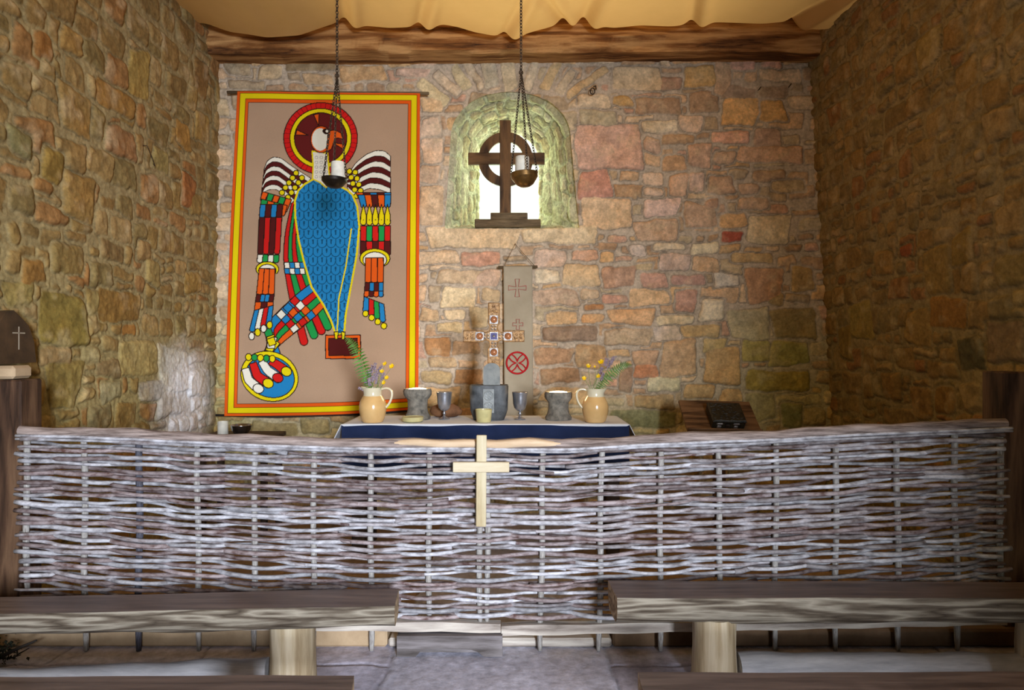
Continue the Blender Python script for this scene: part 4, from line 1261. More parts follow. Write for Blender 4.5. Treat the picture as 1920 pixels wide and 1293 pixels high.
# processional cross
def metal_cross():
    d = 5.17; s = F/d
    X = lambda px: (px-CX)/s; Z = lambda py: EYE-(py-CY)/s
    cx, cz = X(926), Z(630)
    r = thing('metal_cross', 'ornate gilded and silver cross standing behind the slate tablet', 'cross', (cx, d, TZ))
    px = 1/s
    def arm(hor, a, b, w0, w1):
        o = []
        return o
    # cusped outline, arms narrowing at the armpits
    q = lambda a, b: (cx+a*px, cz+b*px)
    T, B, Lf, Rt = 62, -150, -57, 57
    out = [q(-10,T), q(10,T), q(10.5,24), q(6.5,18), q(8,10), q(16,6.5), q(22,10.5), q(Rt,10), q(Rt,-10), q(22,-10.5), q(16,-6.5), q(8,-10),
           q(6.5,-18), q(10.5,-24), q(11,-62), q(8,-70), q(8,B+2), q(-8,B+2), q(-8,-70), q(-11,-62), q(-10.5,-24), q(-6.5,-18), q(-8,-10), q(-16,-6.5), q(-22,-10.5), q(Lf,-10), q(Lf,10), q(-22,10.5), q(-16,6.5), q(-8,10), q(-6.5,18), q(-10.5,24)]
    zmin = TZ+.001
    out = [(a, max(b, zmin)) for a, b in out]
    mb = MB(); mb.prism(out, d-.010, d+.012); mb.build('body', M['gilt'], r)
    # raised rim
    mb = MB(); pts = [(a, d-.011, b) for a, b in out]+[(out[0][0], d-.011, out[0][1])]
    mb.tube(pts, .004, 5); mb.build('rim', M['gilt'], r, smooth=True)
    def panel(a, b, w, h, m, nm, dd=.004, par=None):
        mb = MB(); x, z = q(a, b)
        mb.box(x-w*px, x+w*px, d-.010-dd, d-.009, z-h*px, z+h*px, bev=.0015)
        return mb.build(nm, m, par or r)
    def boss(a, b, rad, m, nm, dd=.004, par=None):
        mb = MB(); x, z = q(a, b)
        for i in range(1): pass
        n = 16; rings = 6; vs = []; fs = []
        for j in range(rings+1):
            t = j/rings*PI/2
            for k in range(n):
                g_ = 2*PI*k/n
                vs.append((x+rad*px*math.cos(t)*math.cos(g_), d-.010-dd-rad*px*.75*math.sin(t), z+rad*px*math.cos(t)*math.sin(g_)))
        for j in range(rings):
            for k in range(n): fs.append((j*n+k, j*n+(k+1) % n, (j+1)*n+(k+1) % n, (j+1)*n+k))
        mb.add(vs, fs); mb.build(nm, m, par or r, smooth=True)
    for a, b in ((0,31),(0,-30),(-26.5,0),(26.5,0)):
        st_ = panel(a, b, 8, 8, M['silver'], 'setting'); boss(a, b, 6.6, M['copper'], 'boss', par=st_)
    st_ = panel(0, 0, 8, 8, M['silver'], 'setting'); panel(0, 0, 6, 6, M['gem'], 'gem', .007, st_); boss(0, 0, 2.6, M['silver'], 'boss', .007, st_)
    # chased end panels
    for (a, b, w, h) in ((0,52,7.5,9),(0,-52,7.5,8),(-46,0,9,7.5),(46,0,9,7.5)):
        mb = MB(); rr = random.Random(int(a*7+b))
        for k in range(8):
            x, z = q(a+rr.uniform(-w*.7, w*.7), b+rr.uniform(-h*.7, h*.7))
            ring_tube(mb, (x, d-.011, z), rr.uniform(.006, .011), .0022, 10, 4)
        mb.build('chased_panel', M['gilt'], r)
    for (a, b) in ((0,16),(0,-16),(-14,0),(14,0)):
        mb = MB()
        for sx in (-1, 1):
            for sz in (-1, 1):
                x, z = q(a+sx*3, b+sz*3)
                ring_tube(mb, (x, d-.011, z), .006, .003, 10, 4)
        mb.build('filigree', M['silver'], r)
metal_cross()

# banner
def banner():
    d = 6.035; s = F/d
    X = lambda px: (px-CX)/s; Z = lambda py: EYE-(py-CY)/s
    r = thing('linen_banner', 'narrow grey linen banner with red symbols hanging below the window', 'banner', (X(971), d, Z(640)))
    mb = MB(); mb.tube([(X(934), d, Z(501)), (X(1008), d, Z(500))], .013, 8); mb.build('rod', M['plinth'], r, smooth=True)
    mb = MB(); mb.tube([(X(945), d, Z(499)), (X(966), d+.02, Z(457)), (X(1003), d, Z(499))], .003, 5); mb.build('string', M['string'], r)
    mb = MB(); mb.tube([(X(966), d+.005, Z(456.5)), (X(966), d+.045, Z(457))], .004, 6); mb.build('nail', M['iron'], r)
    nx, nz = 14, 60; vs = []; fs = []
    for k in range(nz+1):
        t = k/nz; py = 499+(782-499)*t
        for i in range(nx+1):
            u = i/nx; px = (944+2*t)+(998-944)*u
            vs.append((X(px), d-.015+.006*math.sin(u*5+t*3)*t, Z(py)))
    for k in range(nz):
        for i in range(nx):
            a = k*(nx+1)+i; fs.append((a, a+1, a+nx+2, a+nx+1))
    mb = MB(); mb.add(vs, fs); cl = mb.build('cloth', M['banner'], r, smooth=True)
    sm = cl.modifiers.new('thick', 'SOLIDIFY'); sm.thickness = .003; sm.offset = 1
    yf = d-.026
    def outline(pts, w, m, nm):
        mb = MB(); p = [(X(a), yf, Z(b)) for a, b in pts]; mb.tube(p+[p[0]], w, 5); return mb.build(nm, m, r)
    def pattee(cx, cy, R, a, b):
        o = []
        for k in range(4):
            q = k*PI/2
            for (u, v) in ((a*.5, a*.5), (R, b), (R, -b)) if False else ((a, a), (R, b), (R, -b)):
                x = u*math.cos(q)+v*math.sin(q)*-1; y = u*math.sin(q)+v*math.cos(q)
                o.append((cx+x, cy+y))
        return o
    def cross(cx, cy, R, a, b):
        o = []
        for k in range(4):
            q = -k*PI/2
            for (u, v) in ((R, -b), (R, b), (a, a)):
                o.append((cx+u*math.cos(q)+v*math.sin(q), cy-u*math.sin(q)+v*math.cos(q)))
        return o
    def crs(cx, cy, R, a, b):
        o = []
        for k in range(4):
            q = k*PI/2; c, s_ = math.cos(q), math.sin(q)
            for (u, v) in ((R, -b), (R, b), (a, a)):
                o.append((cx+u*c-v*s_, cy+u*s_+v*c))
        return o
    outline(crs(970, 540, 16.5, 2.2, 4.2), .0028, M['pink_thread'], 'stitched_cross')
    outline(crs(971, 608, 9.5, 2.4, 3.2), .0026, M['pink_thread'], 'stitched_cross')
    mb = MB(); cx, cz = X(970), Z(680); R = 20/s
    ring_tube(mb, (cx, yf, cz), R, .008, 32, 6)
    for k in range(4):                             # four arcs bowing in to the hub
        q = k*PI/2; pts = []
        for t in np.linspace(-1, 1, 13):
            a = q + t*.62; rr_ = R*(.10+.90*abs(t)**1.25)
            pts.append((cx+rr_*math.cos(a), yf, cz+rr_*math.sin(a)))
        mb.tube(pts, .006, 5)
    lab(mb.build('wheel_symbol', M['red_thread'], r), 'red wheel of curved spokes')
banner()

# side table with cup and bowl
def credence():
    d = 5.55; x0, x1 = xpx(385, d), xpx(520, d); z = zpx(814, d)
    r = thing('side_table', 'small plain side table half hidden behind the left of the screen', 'table', ((x0+x1)/2, d, 0))
    x0 = max(x0, -2.54)
    mb = MB(); mb.box(x0, x1, d-.2, d+.22, z-.035, z, bev=.004); mb.build('tabletop', M['dark_wood'], r)
    for x in (x0+.05, x1-.05):
        for y in (d-.16, d+.18):
            mb = MB(); mb.box(x-.022, x+.022, y-.022, y+.022, 0, z-.035); mb.build('leg', M['dark_wood'], r)
    x = xpx(418, d-.02); h = 25*d/F; w = 9.5*d/F
    mb = MB(); mb.lathe([(w*.96,0),(w,.003),(w,h),(w*.92,h-.001),(w*.88,h-.012),(.001,h-.012)], (x, d-.02, z), 26)
    tag(mb.build('white_candle', M['wax'], auto=.7), 'short white pillar candle at the left end behind the screen', 'candle')
    x = xpx(452, d-.03); w = 19*d/F; h = 19*d/F
    mb = MB(); mb.lathe([(w*.45,0),(w*.62,h*.12),(w*.88,h*.5),(w*.98,h*.92),(w*1.03,h),(w*.98,h),(w*.85,h*.5),(w*.55,h*.15),(.001,h*.1)], (x, d-.03, z), 30)
    tag(mb.build('metal_bowl', M['steel'], smooth=True), 'shiny metal bowl next to the white candle below the hanging', 'bowl')
credence()

# lectern with casket-like book
def lectern():
    d1, d2 = 5.56, 5.28
    z1, z2 = zpx(751, d1), zpx(806, d2)
    x0, x1 = xpx(1272, d1), xpx(1405, d1)
    r = thing('lectern', 'sloping dark wooden lectern standing to the right of the altar', 'lectern', ((x0+x1)/2, (d1+d2)/2, 0))
    ang = math.atan2(z1-z2, d1-d2); L = math.hypot(z1-z2, d1-d2)
    Mt = Matrix.Translation(((x0+x1)/2, d2, z2)) @ Matrix.Rotation(ang, 4, 'X') @ Matrix.Rotation(.03, 4, 'Y')
    w = (x1-x0)/2
    mb = MB(); mb.box(-w, w, 0, L, -.024, 0, bev=.003, mat=Mt); mb.build('board', M['lectern'], r)
    mb = MB(); mb.box(-w, w, -.018, 0, -.024, .022, bev=.003, mat=Mt); mb.build('ledge', M['lectern'], r)
    xm, ym = (x0+x1)/2, (d1+d2)/2
    mb = MB(); mb.box(xm-.04, xm+.04, ym-.04, ym+.04, .05, (z1+z2)/2-.03); mb.build('post', M['lectern'], r)
    mb = MB(); mb.box(xm-.2, xm+.2, ym-.18, ym+.18, 0, .05, bev=.006); mb.build('foot', M['lectern'], r)
    # ornate box on the board
    b = thing('ornate_box', 'black carved box with two metal mounts resting on the sloping lectern', 'box', tuple(Mt @ Vector((.0, .1, 0))))
    bw_, bl_, bh = .128, .215, .088
    B = Mt @ Matrix.Translation((.028, .012, 0.0))
    mb = MB(); mb.box(-bw_, bw_, 0, bl_, .001, bh, bev=.006, mat=B)
    rr = random.Random(9)
    for k in range(60):
        a, c = rr.uniform(-bw_*.9, bw_*.9), rr.uniform(.01, bl_*.95)
        mb.box(a-.009, a+.009, c-.004, c+.004, bh-.002, bh+.004, mat=B @ Matrix.Translation((0,0,0)), bev=.002)
    mb.box(-bw_-.004, bw_+.004, -.004, bl_+.004, bh*.80, bh*.90, mat=B, bev=.002)
    mb.build('casing', M['blackbox'], b)
    for a in (-.075, .055):
        mb = MB(); mb.box(a-.024, a+.024, -.010, .0, bh*.54, bh*.74, mat=B, bev=.004); mb.box(a-.016, a+.016, -.009, .0, bh*.15, bh*.45, mat=B, bev=.004)
        mb.build('mount', M['silver'], b)
    mb = MB(); mb.box(-.024, .004, -.008, 0, bh*.25, bh*.55, mat=B, bev=.003); mb.build('clasp', M['iron'], b)
lectern()

# ------------------------------------------------------------------ wheel cross in the window
def window_cross():
    d = 6.20; s = F/d
    X = lambda px: (px-CX)/s; Z = lambda py: EYE-(py-CY)/s
    zs = fb + .012
    r = thing('wheel_cross', 'dark oak ringed cross on a stepped base standing in the window', 'cross', (X(948), d, zs))
    zb1 = zs; zb2 = Z(414); zb3 = Z(401)
    mb = MB(); mb.box(X(891), X(1013), d-.10, d+.10, zb1, max(zb2, zb1+.05), bev=.006); mb.build('base', M['plinth'], r)
    mb = MB(); mb.box(X(920), X(989), d-.07, d+.07, max(zb2, zb1+.05), max(zb3, zb1+.11), bev=.005); mb.build('base', M['plinth'], r)
    mb = MB(); mb.box(X(937), X(958), d-.03, d+.03, max(zb3, zb1+.11), Z(227), bev=.004); mb.build('shaft', M['window_oak'], r)
    mb = MB(); mb.box(X(878), X(1021), d-.022, d+.022, Z(309), Z(287), bev=.004); mb.build('cross_bar', M['window_oak_x'], r)
    n = 48; c = (X(948), Z(299)); ro, ri = 51/s, 33.5/s
    mb = MB(); mb.prism([(c[0]+ro*math.cos(2*PI*k/n), c[1]+ro*math.sin(2*PI*k/n)) for k in range(n)], d-.016, d+.016, 0,
                        [(c[0]+ri*math.cos(2*PI*k/n), c[1]+ri*math.sin(2*PI*k/n)) for k in range(n)])
    mb.build('ring', M['window_oak'], r, auto=.6)
window_cross()

# ------------------------------------------------------------------ hanging lamps
def chain(mb, a, b, link=.030, wire=.0034, wid=.0085):
    a, b = Vector(a), Vector(b); L = (b-a).length; n = max(2, int(L/(link*.72)))
    t = (b-a).normalized(); u = t.orthogonal().normalized(); w = t.cross(u)
    for i in range(n):
        c = a+(b-a)*((i+.5)/n); p = u if i % 2 else w
        h = L/n*.66
        pts = [c+t*(h*math.cos(q))+p*(wid*math.sin(q)) for q in np.linspace(0, 2*PI, 9)]
        mb.tube(pts, wire, 4, caps=False)
def lamp(pxc, py_rim, py_bot, wpx, px_split, py_split, hooks, d, label, mat, tilt, clabel, cpx):
    s = F/d
    x, z = (pxc-CX)/s, EYE-(py_rim-CY)/s
    R = wpx/2/s; h = (py_bot-py_rim)/s
    r = thing('hanging_lamp', label, 'lamp', (x, d, z), 'bowl lamps hung on chains from the roof')
    mb = MB()
    pr = [(.01,-h),(R*.35,-h*.96),(R*.62,-h*.80),(R*.82,-h*.52),(R*.93,-h*.36),(R*.97,-h*.30),(R*.97,-.004),(R,0),(R*.94,0),(R*.9,-h*.2),(R*.55,-h*.45),(.001,-h*.5)]
    mb.lathe(pr, (0,0,0), 30)
    Q = Matrix.Translation((x, d, z)) @ Matrix.Rotation(tilt, 4, 'Y')
    mb.v = [tuple(Q @ Vector(v)) for v in mb.v]
    mb.build('bowl', mat, r, auto=.8)
    top = Vector(((px_split-CX)/s, d, EYE-(py_split-CY)/s))
    for (ang) in hooks:
        e = Q @ Vector((R*.97*math.cos(ang), R*.97*math.sin(ang), 0))
        mb = MB(); chain(mb, top, e, .026, .0028, .007); mb.build('chain', M['iron'], r)
    mb = MB(); chain(mb, top+Vector((0, 0, 4.22-top.z)), top, .030, .0036, .0085); mb.build('suspension_chain', M['iron'], r)
    mb = MB(); ring_tube(mb, tuple(top), .012, .004, 14, 5); mb.build('ring', M['iron'], r)
    # candle standing in the bowl
    cr = 13.2/s; hc = 30/s; cxw = (cpx-CX)/s
    zb = z-h*.42
    mb = MB(); mb.lathe([(cr*.98, 0), (cr, .004), (cr, hc+h*.42-.008), (cr*.93, hc+h*.42), (cr*.6, hc+h*.42-.006), (.001, hc+h*.42-.008)], (cxw, d, zb), 26)
    c = thing('pillar_candle', clabel, 'candle', (cxw, d, zb), 'candles in the hanging lamps')
    mb.build('wax', M['wax'], c, auto=.7)
    mb = MB(); mb.tube([(cxw, d, zb+hc+h*.42-.009), (cxw+.002, d, zb+hc+h*.42+.010)], .0015, 5); mb.build('wick', M['twig'], c)
lamp(627, 334, 353, 48, 632, 142, (-2.3, -.15, 1.9), 4.62, 'black iron bowl lamp on chains in front of the bird hanging', M['lamp_iron'], .03, 'white pillar candle in the black bowl lamp before the hanging', 634)
lamp(983, 324, 351, 52, 977, 136, (3.0, -1.35, .25), 4.62, 'tarnished brass bowl lamp on chains in front of the window', M['lamp_brass'], -.06, 'white pillar candle in the brass bowl lamp before the window', 979)

# ------------------------------------------------------------------ small wall fittings
def fittings():
    d = 6.03
    r = thing('iron_ring', 'rusty iron ring hanging from a hook on the back wall right of the window arch', 'ring', at(1112, 168, d))
    mb = MB(); ring_tube(mb, at(1111, 171, d), .024, .005, 18, 6, sx=.8, sz=1.15); mb.build('ring', M['iron'], r, smooth=True)
    mb = MB(); a = Vector(at(1117, 163, d)); mb.tube([a+Vector((-.02, .0, .004)), a+Vector((0, -.01, .006)), a+Vector((.01, .05, 0))], .006, 6); mb.build('hook', M['iron'], r)
    for px, py, w in ((1424, 167, 'short iron nail in the back wall, left of a pair near the top right'), (1481, 161, 'short iron nail in the back wall near the upper right corner')):
        a = Vector(at(px, py, d)); mb = MB(); mb.tube([a+Vector((-.02, -.02, -.02)), a+Vector((.012, .0, .018)), a+Vector((.02, .06, .02))], [.004, .005, .005], 6)
        tag(mb.build('iron_nail', M['iron']), w, 'nail', 'nails in the back wall')
    # wire loop on the left wall
    s = (CX-275)/2.60; dy = F/s; z = EYE-(285-CY)/s
    mb = MB(); x = -2.605
    pts = [(x-.06, dy, z+.05), (x+.004, dy, z+.045)]+[(x+.012, dy+.05-.05*math.cos(q), z-.0+.045*math.cos(q)*.9-.01*q) for q in np.linspace(0, 4.2, 12)]
    mb.tube(pts, .003, 5)
    tag(mb.build('wire_loop', M['iron']), 'thin loop of wire hanging on the left wall', 'wire')
    # slate plaque with an incised cross on the left wall
    y0, y1 = 3.42, 3.717
    X0 = -2.645
    zs = lambda py: EYE-(py-CY)*3.58/F
    out = [(y0, zs(682)), (y1, zs(680)), (3.70, zs(640)), (3.66, zs(610)), (3.60, zs(594)), (3.55, zs(582)), (3.50, zs(585)), (3.45, zs(606)), (y0, zs(625))]
    r = thing('slate_plaque', 'dark brown slate with a thin incised cross set in the left wall above the post', 'plaque', (X0, (y0+y1)/2, zs(682)))
    mb = MB(); n = len(out)
    vs = [(X0+.055, a, b) for a, b in out]+[(X0-.02, a, b) for a, b in out]
    mb.add(vs, [tuple(range(n)), tuple(range(n, 2*n))[::-1]]+[(i, i+n, (i+1) % n+n, (i+1) % n) for i in range(n)])
    mb.build('slab', M['plaque'], r)
    mb = MB(); yc = F/((CX-35)/2.59); zt, zb_ = zs(612), zs(655)
    yc = 3.585
    mb.box(X0+.054, X0+.0565, yc-.003, yc+.003, zb_, zt); mb.box(X0+.054, X0+.0565, yc-.045, yc+.045, zs(624)-.003, zs(624)+.003)
    lab(mb.build('incised_cross', M['chalk'], r), 'thin pale incised cross')
    mb = MB(); mb.box(X0-.03, X0+.14, 3.43, 3.57, zpx(711, 3.42)+.001, zs(684), bev=.014)
    tag(mb.build('stone_ledge', M['step_tan']), 'pale tan stone ledge under the slate plaque on the left wall', 'ledge')
fittings()

# ------------------------------------------------------------------ dyed cotton hanging
def hanging():
    d = 6.0; s = F/d
    X = lambda px: (px-CX)/s; Z = lambda py: EYE-(py-CY)/s
    r = thing('wall_hanging', 'tall dyed cotton hanging with a large haloed bird and orange and yellow border', 'hanging', (X(610), d, Z(480)))
    nx, ny = 420, 700
    u, v = np.meshgrid(np.linspace(0, 1, nx), np.linspace(0, 1, ny))       # v runs down
    TL, TR, BL, BR = (446,172), (788,176), (423,779), (784,767)
    sag = 4*np.sin(PI*u)*v**3
    PX = (TL[0]*(1-u)+TR[0]*u)*(1-v) + (BL[0]*(1-u)+BR[0]*u)*v - 6*np.sin(PI*v)*(1-u)*.35
    PY = (TL[1]*(1-u)+TR[1]*u)*(1-v) + (BL[1]*(1-u)+BR[1]*u)*v + sag
    C = np.zeros(PX.shape+(3,))
    OR, YE, FI, BK = (226,92,26), (228,208,18), (176,146,120), (44,26,20)
    RE, MA, BLU, GR, WH = (206,32,28), (84,28,26), (36,128,186), (34,150,72), (232,228,212)
    DB = (22,76,112)
    def put(m, c): C[m] = lin(c)
    C[:] = lin(FI)
    # border measured inwards from the edge, in cloth units
    ex = np.minimum(u, 1-u)*352; ey = np.minimum(v, 1-v)*600
    eL = np.minimum(ex, ey+np.where(v < .5, 3, 0))
    e = np.minimum(ex, np.where(v < .5, ey+2.5, ey+1.0))
    put(e < 23.5, BK); put(e < 22.6, OR); put(e < 17.0, BK); put(e < 16.0, YE); put(e < 6.6, BK); put(e < 5.6, OR)
    def poly(pts, c, line=BK, w=.9):
        pts = np.array(pts, float)
        x0, y0 = pts.min(0)-4; x1, y1 = pts.max(0)+4
        m = (PX > x0) & (PX < x1) & (PY > y0) & (PY < y1)
        idx = np.nonzero(m); x = PX[idx]; y = PY[idx]
        if line is not None:
            A = pts; B = np.roll(pts, -1, 0); E = B-A
            q = np.stack([x, y], -1)
            t = np.clip(((q[:, None]-A)*E).sum(-1)/np.maximum((E*E).sum(-1), 1e-9), 0, 1)
            dd = np.sqrt((((q[:, None]-(A+E*t[..., None])))**2).sum(-1)).min(1)
        ins = poly_in(x, y, pts)
        cc = C[idx]
        if c is not None: cc[ins] = lin(c)
        if line is not None: cc[dd < w] = lin(line)
        C[idx] = cc
        return ins, idx
    def ell(cx, cy, rx, ry, c, line=BK, w=.9, rot=0.0):
        a = np.linspace(0, 2*PI, 48, endpoint=False); ca, sa = math.cos(rot), math.sin(rot)
        poly([(cx+rx*math.cos(t)*ca-ry*math.sin(t)*sa, cy+rx*math.cos(t)*sa+ry*math.sin(t)*ca) for t in a], c, line, w)
    def strip(path, widths, c, tip=None):
        """band along a path with a rounded end"""
        p = np.array(path, float); n = 24
        t = np.linspace(0, len(p)-1, n); q = np.stack([np.interp(t, range(len(p)), p[:, k]) for k in (0, 1)], -1)
        for _ in range(3): q[1:-1] = (q[:-2]+2*q[1:-1]+q[2:])/4
        g = np.gradient(q, axis=0); g /= np.linalg.norm(g, axis=1, keepdims=True); nn = np.stack([-g[:, 1], g[:, 0]], -1)
        w = np.linspace(widths[0], widths[1], n)[:, None]
        L = q+nn*w; R = q-nn*w; e = q[-1]; a0 = math.atan2(nn[-1, 1], nn[-1, 0])
        cap = [(e[0]+w[-1, 0]*math.cos(a0-k*PI/7), e[1]+w[-1, 0]*math.sin(a0-k*PI/7)) for k in range(1, 7)]
        poly(np.concatenate([L, np.array(cap), R[::-1]]), c)
    def feathers(x0a, x1a, x0b, x1b, ya, yb, cols, drop=3, lean=None):
        """a row of round-ended feathers side by side between two levels"""
        n = len(cols)
        for k, c in enumerate(cols):
            a0 = x0a+(x1a-x0a)*k/n; a1 = x0a+(x1a-x0a)*(k+1)/n
            b0 = x0b+(x1b-x0b)*k/n; b1 = x0b+(x1b-x0b)*(k+1)/n
            dy = (lean or 0)*k
            cap = [((b0+b1)/2+(b1-b0)/2*math.cos(t), yb+dy+drop*math.sin(t)) for t in np.linspace(0, PI, 8)]
            poly([(a0, ya+(lean or 0)*k*.6), (a1, ya+(lean or 0)*(k+1)*.6)]+cap, c)
    # halo
    ell(602,260,69,67,RE); ell(602,260,57.5,56,YE); ell(602,260,49,48,(100,32,30))
    for k in range(44):
        a = 2*PI*k/44; poly([(602+59*math.cos(a), 260+57.5*math.sin(a)), (602+68*math.cos(a), 260+66*math.sin(a))], None, (120,20,24), .5)
    for a in (-1.75, -2.9, .35):                       # plain rays in the halo
        c_, s_ = math.cos(a), math.sin(a)
        poly([(602+47*c_-5*s_, 260+46*s_+5*c_), (602+47*c_+5*s_, 260+46*s_-5*c_), (602+24*c_, 260+24*s_)], OR)
    # long side plumes behind the body, left
    for path, c in (([(552,380),(540,440),(538,490),(550,560),(571,640)], RE), ([(556,384),(547,445),(547,495),(562,560),(590,628)], GR),
                    ([(560,390),(553,450),(556,495),(574,555),(604,620)], RE), ([(564,400),(560,455),(566,495),(586,550),(616,612)], GR)):
        strip(path, (4, 7.5), c)
    for yy, cs in ((492, (WH, BLU, WH, BLU)), (503, (BLU, WH, BLU, WH))):
        for k, c in enumerate(cs):
            x = 534+k*9.5; poly([(x, yy), (x+9.5, yy), (x+11, yy+11), (x+1.5, yy+11)], c)
    # straight tail fan to the lower left
    for k, c in enumerate((OR, GR, RE, BLU)):
        strip([(640-k*11, 535-k*4), (585-k*10, 590-k*9), (520-k*6, 640-k*8), (482+k*15, 690-k*1)], (7.5, 8.2), c)
    for f, cs in ((.34, (BLU, OR, WH, RE)), (.42, (RE, BLU, OR, BLU)), (.50, (WH, RE, BLU, WH)), (.70, (YE, WH, YE, GR)), (.78, (BLU, YE, WH, YE))):
        for k, c in enumerate(cs):
            p = np.array([(640-k*11, 535-k*4), (585-k*10, 590-k*9), (520-k*6, 640-k*8), (482+k*15, 690-k*1)], float)
            t = f*3; q = np.array([np.interp(t, range(4), p[:, 0]), np.interp(t, range(4), p[:, 1])])
            g = np.array([np.interp(t+.1, range(4), p[:, 0]), np.interp(t+.1, range(4), p[:, 1])])-q; g /= np.linalg.norm(g); n_ = np.array([-g[1], g[0]])
            poly([q+n_*7-g*7, q+n_*7+g*7, q-n_*7+g*7, q-n_*7-g*7], c)
    # rounded ornament at the foot of the tail
    ell(507,705,54,46,YE,rot=.35); ell(508,706,46,38,BLU,rot=.35)
    for path, w, c, tc in (([(462,690),(468,712),(486,728)], 9, WH, WH), ([(476,680),(484,704),(504,718)], 9, RE, YE), ([(492,676),(503,694),(522,708)], 9, WH, RE), ([(508,676),(522,684),(538,696)], 9, RE, YE)):
        strip(path, (7, w), c); ell(path[-1][0], path[-1][1], 10, 8.5, tc, rot=.4)
    for k in range(5): ell(468+k*11, 669+k*.8, 5.6, 6.5, (YE, GR, YE, GR, YE)[k])
    # right wing
    def wing(top, bot, n, cols):
        top = np.array(top, float); bot = np.array(bot, float); m = 24
        def rs(p): t = np.linspace(0, len(p)-1, m); q = np.stack([np.interp(t, range(len(p)), p[:, k]) for k in (0, 1)], -1); return np.concatenate([q[:1], (q[:-2]+2*q[1:-1]+q[2:])/4, q[-1:]])
        a, b = rs(top), rs(bot)
        for k in range(n):
            p, q = a+(b-a)*k/n, a+(b-a)*(k+1)/n
            poly(np.concatenate([p, q[::-1]]), cols[k % len(cols)], BK, .7)
    wing([(652,330),(668,306),(688,290),(706,283),(722,284),(733,294)], [(652,352),(660,368),(676,362),(692,354),(712,356),(733,364)], 7, (WH, MA))
    wing([(497,318),(502,303),(514,295),(528,297),(548,312),(584,335)], [(491,372),(498,360),(508,356),(520,356),(534,366),(548,382)], 7, (WH, MA))
    for k in range(5):
        for j in range(2):
            ell(656+j*11+k*3.4, 322+k*11.5+j*2, 5, 5, YE); ell(556+j*11-k*6.5, 325+k*9.2+j*9, 5, 5, YE)
    # right wing feather tiers
    feathers(668, 734, 676, 733, 362, 378, (OR, MA, BLU, MA, BLU), 6)
    feathers(672, 734, 677, 733, 366, 384, (BLU, OR, MA, OR, BLU), 7)
    for k in range(5):
        x = 677+k*11.2; poly([(x+5.6, 384), (x+10.6, 404), (x+11, 419), (x+8, 423), (x+3, 423), (x, 419), (x+.6, 404)], YE); ell(x+5.6, 413, 1, 1, BK, None)
    feathers(677, 733, 677, 733, 424, 450, (RE, GR, RE, GR, RE), 4)
    feathers(677, 733, 677, 733, 453, 476, (MA, RE, MA, RE, MA), 4)
    ell(704,485,28,18,YE); ell(704,488,22,15,WH); poly([(684,500),(724,500),(724,512),(684,512)], FI, None)
    feathers(687, 720, 686, 720, 484, 528, (OR, OR, OR), 2)
    feathers(686, 720, 685, 720, 530, 544, (MA, BLU, MA, BLU), 3); feathers(685, 720, 684, 720, 546, 554, (OR, MA, OR, BLU), 3)
    feathers(684, 721, 682, 724, 556, 582, (BLU, RE, GR, BLU), 4, 6)
    for k in range(4): ell(687+k*11.3, 588+k*7.6, 5.4, 5.6, YE)
    # left wing feather tiers
    feathers(494, 548, 490, 540, 360, 374, (OR, GR, OR, GR, OR), 5, 5); feathers(492, 540, 490, 536, 374, 386, (GR, OR, GR, OR), 5, 5)
    feathers(490, 532, 488, 530, 384, 404, (BLU, MA, BLU, MA), 6)
    feathers(488, 530, 485, 526, 408, 474, (MA, RE, MA, RE), 3)
    feathers(485, 525, 484, 524, 478, 490, (WH, GR, WH, GR), 3)
    ell(503,505,21,14,YE); ell(503,508,16,12,WH); poly([(486,514),(522,514),(522,524),(484,524)], FI, None)
    feathers(488, 517, 483, 516, 504, 550, (OR, OR, OR), 2)
    feathers(483, 516, 481, 514, 552, 564, (MA, BLU, BLU, MA), 3); feathers(481, 514, 479, 513, 566, 580, (OR, MA, OR), 3)
    feathers(479, 514, 470, 510, 582, 618, (BLU, WH, RE, BLU), 4, -4)
    for k in range(4): ell(474+k*11, 630-k*7, 5.2, 7, (WH, YE, WH, YE)[k])
    # body with scale pattern
    body = [(589,336),(572,346),(560,358),(554,377),(555,410),(561,450),(572,495),(585,538),(608,572),(622,600),(631,626),(647,626),(650,590),(660,535),(670,480),(675,425),(671,388),(662,366),(652,357),(636,349),(618,346),(604,342)]
    ins, idx = poly(body, BLU, YE, 1.8)
    x = PX[idx]; y = PY[idx]
    row = np.floor((y-330)/17.0); fx = (x-554+np.where(row % 2 == 0, 0, 8.5)) % 17.0 - 8.5; fy = (y-330) % 17.0
    arc = np.abs(np.hypot(fx, fy-7.5)-8.2) < .75
    side_ = (np.abs(np.abs(fx)-8.2) < .6) & (fy < 8)
    vee = (np.abs(fx) < 1.0+.12*(8-fy).clip(0)) & (fy < 9)
    cc = C[idx]; mk = ins & ((arc & (fy > 7)) | side_ | vee); cc[mk] = lin(DB); C[idx] = cc
    poly(body, None, YE, 1.8)
    poly([(660,430),(650,500),(637,560),(634,620),(637,560),(650,500)], None, YE, 1.3)
    # head and neck
    poly([(586,284),(588,310),(587,336),(600,342),(612,352),(620,346),(617,318),(615,288)], WH, YE, 1.3)
    for k in range(5):
        for j in range(3): ell(594+j*9, 296+k*9, 2.6, 2.6, None, (170,164,160), .5)
    ell(603,262,20,25,OR); ell(601,262,15.5,21,WH,None)
    poly([(616,246),(628,244),(640,250),(645,262),(634,259),(628,262),(622,280),(612,286)], OR)
    ell(612,247,6,4.5,BK,rot=.3); ell(613.5,246.5,2.4,2.4,WH,None)
    # small plain square panel under the feet
    poly([(612,628),(678,628),(678,672),(612,672)], OR); poly([(618,634),(672,634),(672,666),(618,666)], MA)
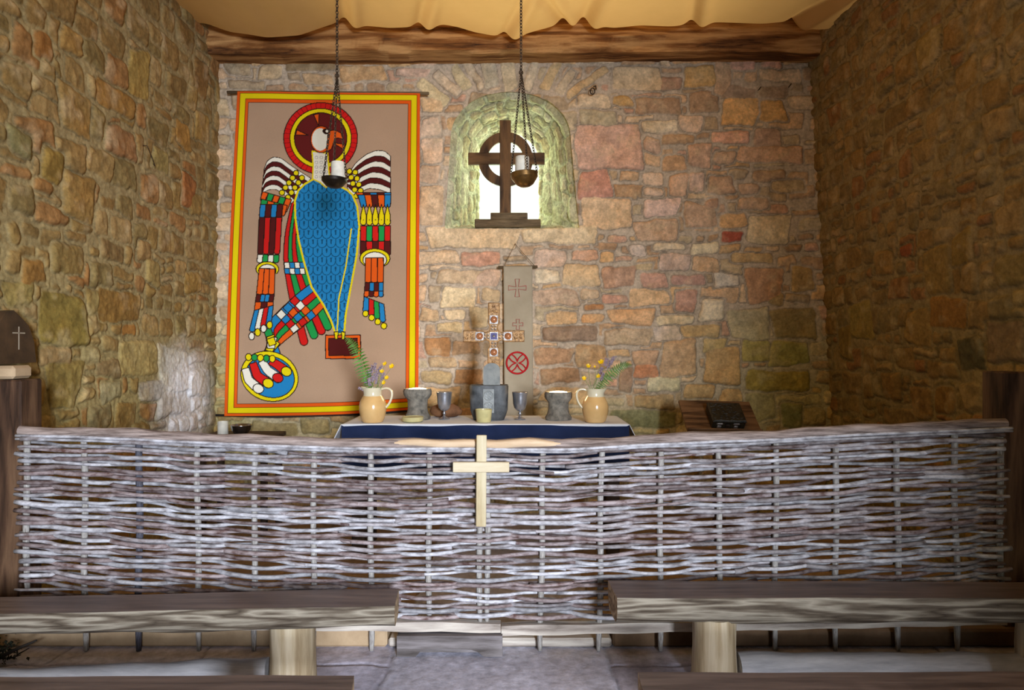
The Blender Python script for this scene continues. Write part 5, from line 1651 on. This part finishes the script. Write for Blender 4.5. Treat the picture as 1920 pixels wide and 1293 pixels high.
    poly([(628,622),(636,622),(635,636),(630,636)], YE); poly([(642,622),(649,622),(648,636),(643,636)], YE)
    fade = (.88+.22*fbm(u*4, v*7, 3, 4))[..., None]
    C = C*fade
    Y = d - .012 - .010*np.sin(u*9+v*2)*(.3+v) - .012*(fbm(u*3, v*2.5, 8, 3)-.5) - .02*v*np.sin(PI*u)
    P = np.stack([X(PX), Y, Z(PY)], -1)
    o = arr_mesh('cloth', P[::-1], C[::-1], M['dye'])
    o.parent = r; o.matrix_parent_inverse = Matrix.Translation(-Vector(r.location))
    sm = o.modifiers.new('thick', 'SOLIDIFY'); sm.thickness = .002; sm.offset = 1
    mb = MB(); mb.tube([(X(425), d+.012, Z(172)), (X(520), d+.012, Z(172)), (X(700), d+.012, Z(173.5)), (X(804), d+.012, Z(174))], .014, 9); mb.build('hanging_rod', M['plinth'], r, smooth=True)
    mb = MB(); mb.tube([(X(404), d+.006, Z(778)), (X(520), d+.006, Z(781)), (X(700), d+.006, Z(775)), (X(790), d+.006, Z(768))], .010, 9); mb.build('bottom_rod', M['twig'], r, smooth=True)
hanging()

# ------------------------------------------------------------------ camera, daylight
cam = bpy.data.cameras.new('camera'); cam.sensor_width = 36; cam.lens = 36*F/1920
cam.clip_start = .05
co = bpy.data.objects.new('camera', cam); COL.objects.link(co)
co.location = (0, 0, EYE); co.rotation_euler = (PI/2, 0, 0)
SC.camera = co

W = bpy.data.worlds.new('sky'); SC.world = W; W.use_nodes = True
bg = W.node_tree.nodes['Background']
bg.inputs['Color'].default_value = (.92, 1.0, .86, 1); bg.inputs['Strength'].default_value = 2.0

def area(name, loc, target, sx, sy, power, color, spread=PI):
    L = bpy.data.lights.new(name, 'AREA'); L.shape = 'RECTANGLE'; L.size = sx; L.size_y = sy
    L.energy = power; L.color = color; L.spread = spread
    o = bpy.data.objects.new(name, L); COL.objects.link(o); o.location = loc
    o.rotation_euler = (Vector(target)-Vector(loc)).to_track_quat('-Z', 'Y').to_euler()
    return o
# daylight through the open doorway in the rear wall
area('door_daylight', (2.6, -7.0, 2.4), (1.1, -2.6, 1.9), 1.4, 3.0, 2050, (.85, .91, 1.0))
# daylight from the greenery outside the altar window
area('window_daylight', (.0, 7.6, 3.3), (0, 6.1, 2.9), 2.0, 2.0, 190, (.84, 1.0, .66))

vs = SC.view_settings
vs.view_transform = 'Standard'; vs.look = 'None'; vs.exposure = 0.0; vs.gamma = 1.0; vs.use_curve_mapping = False
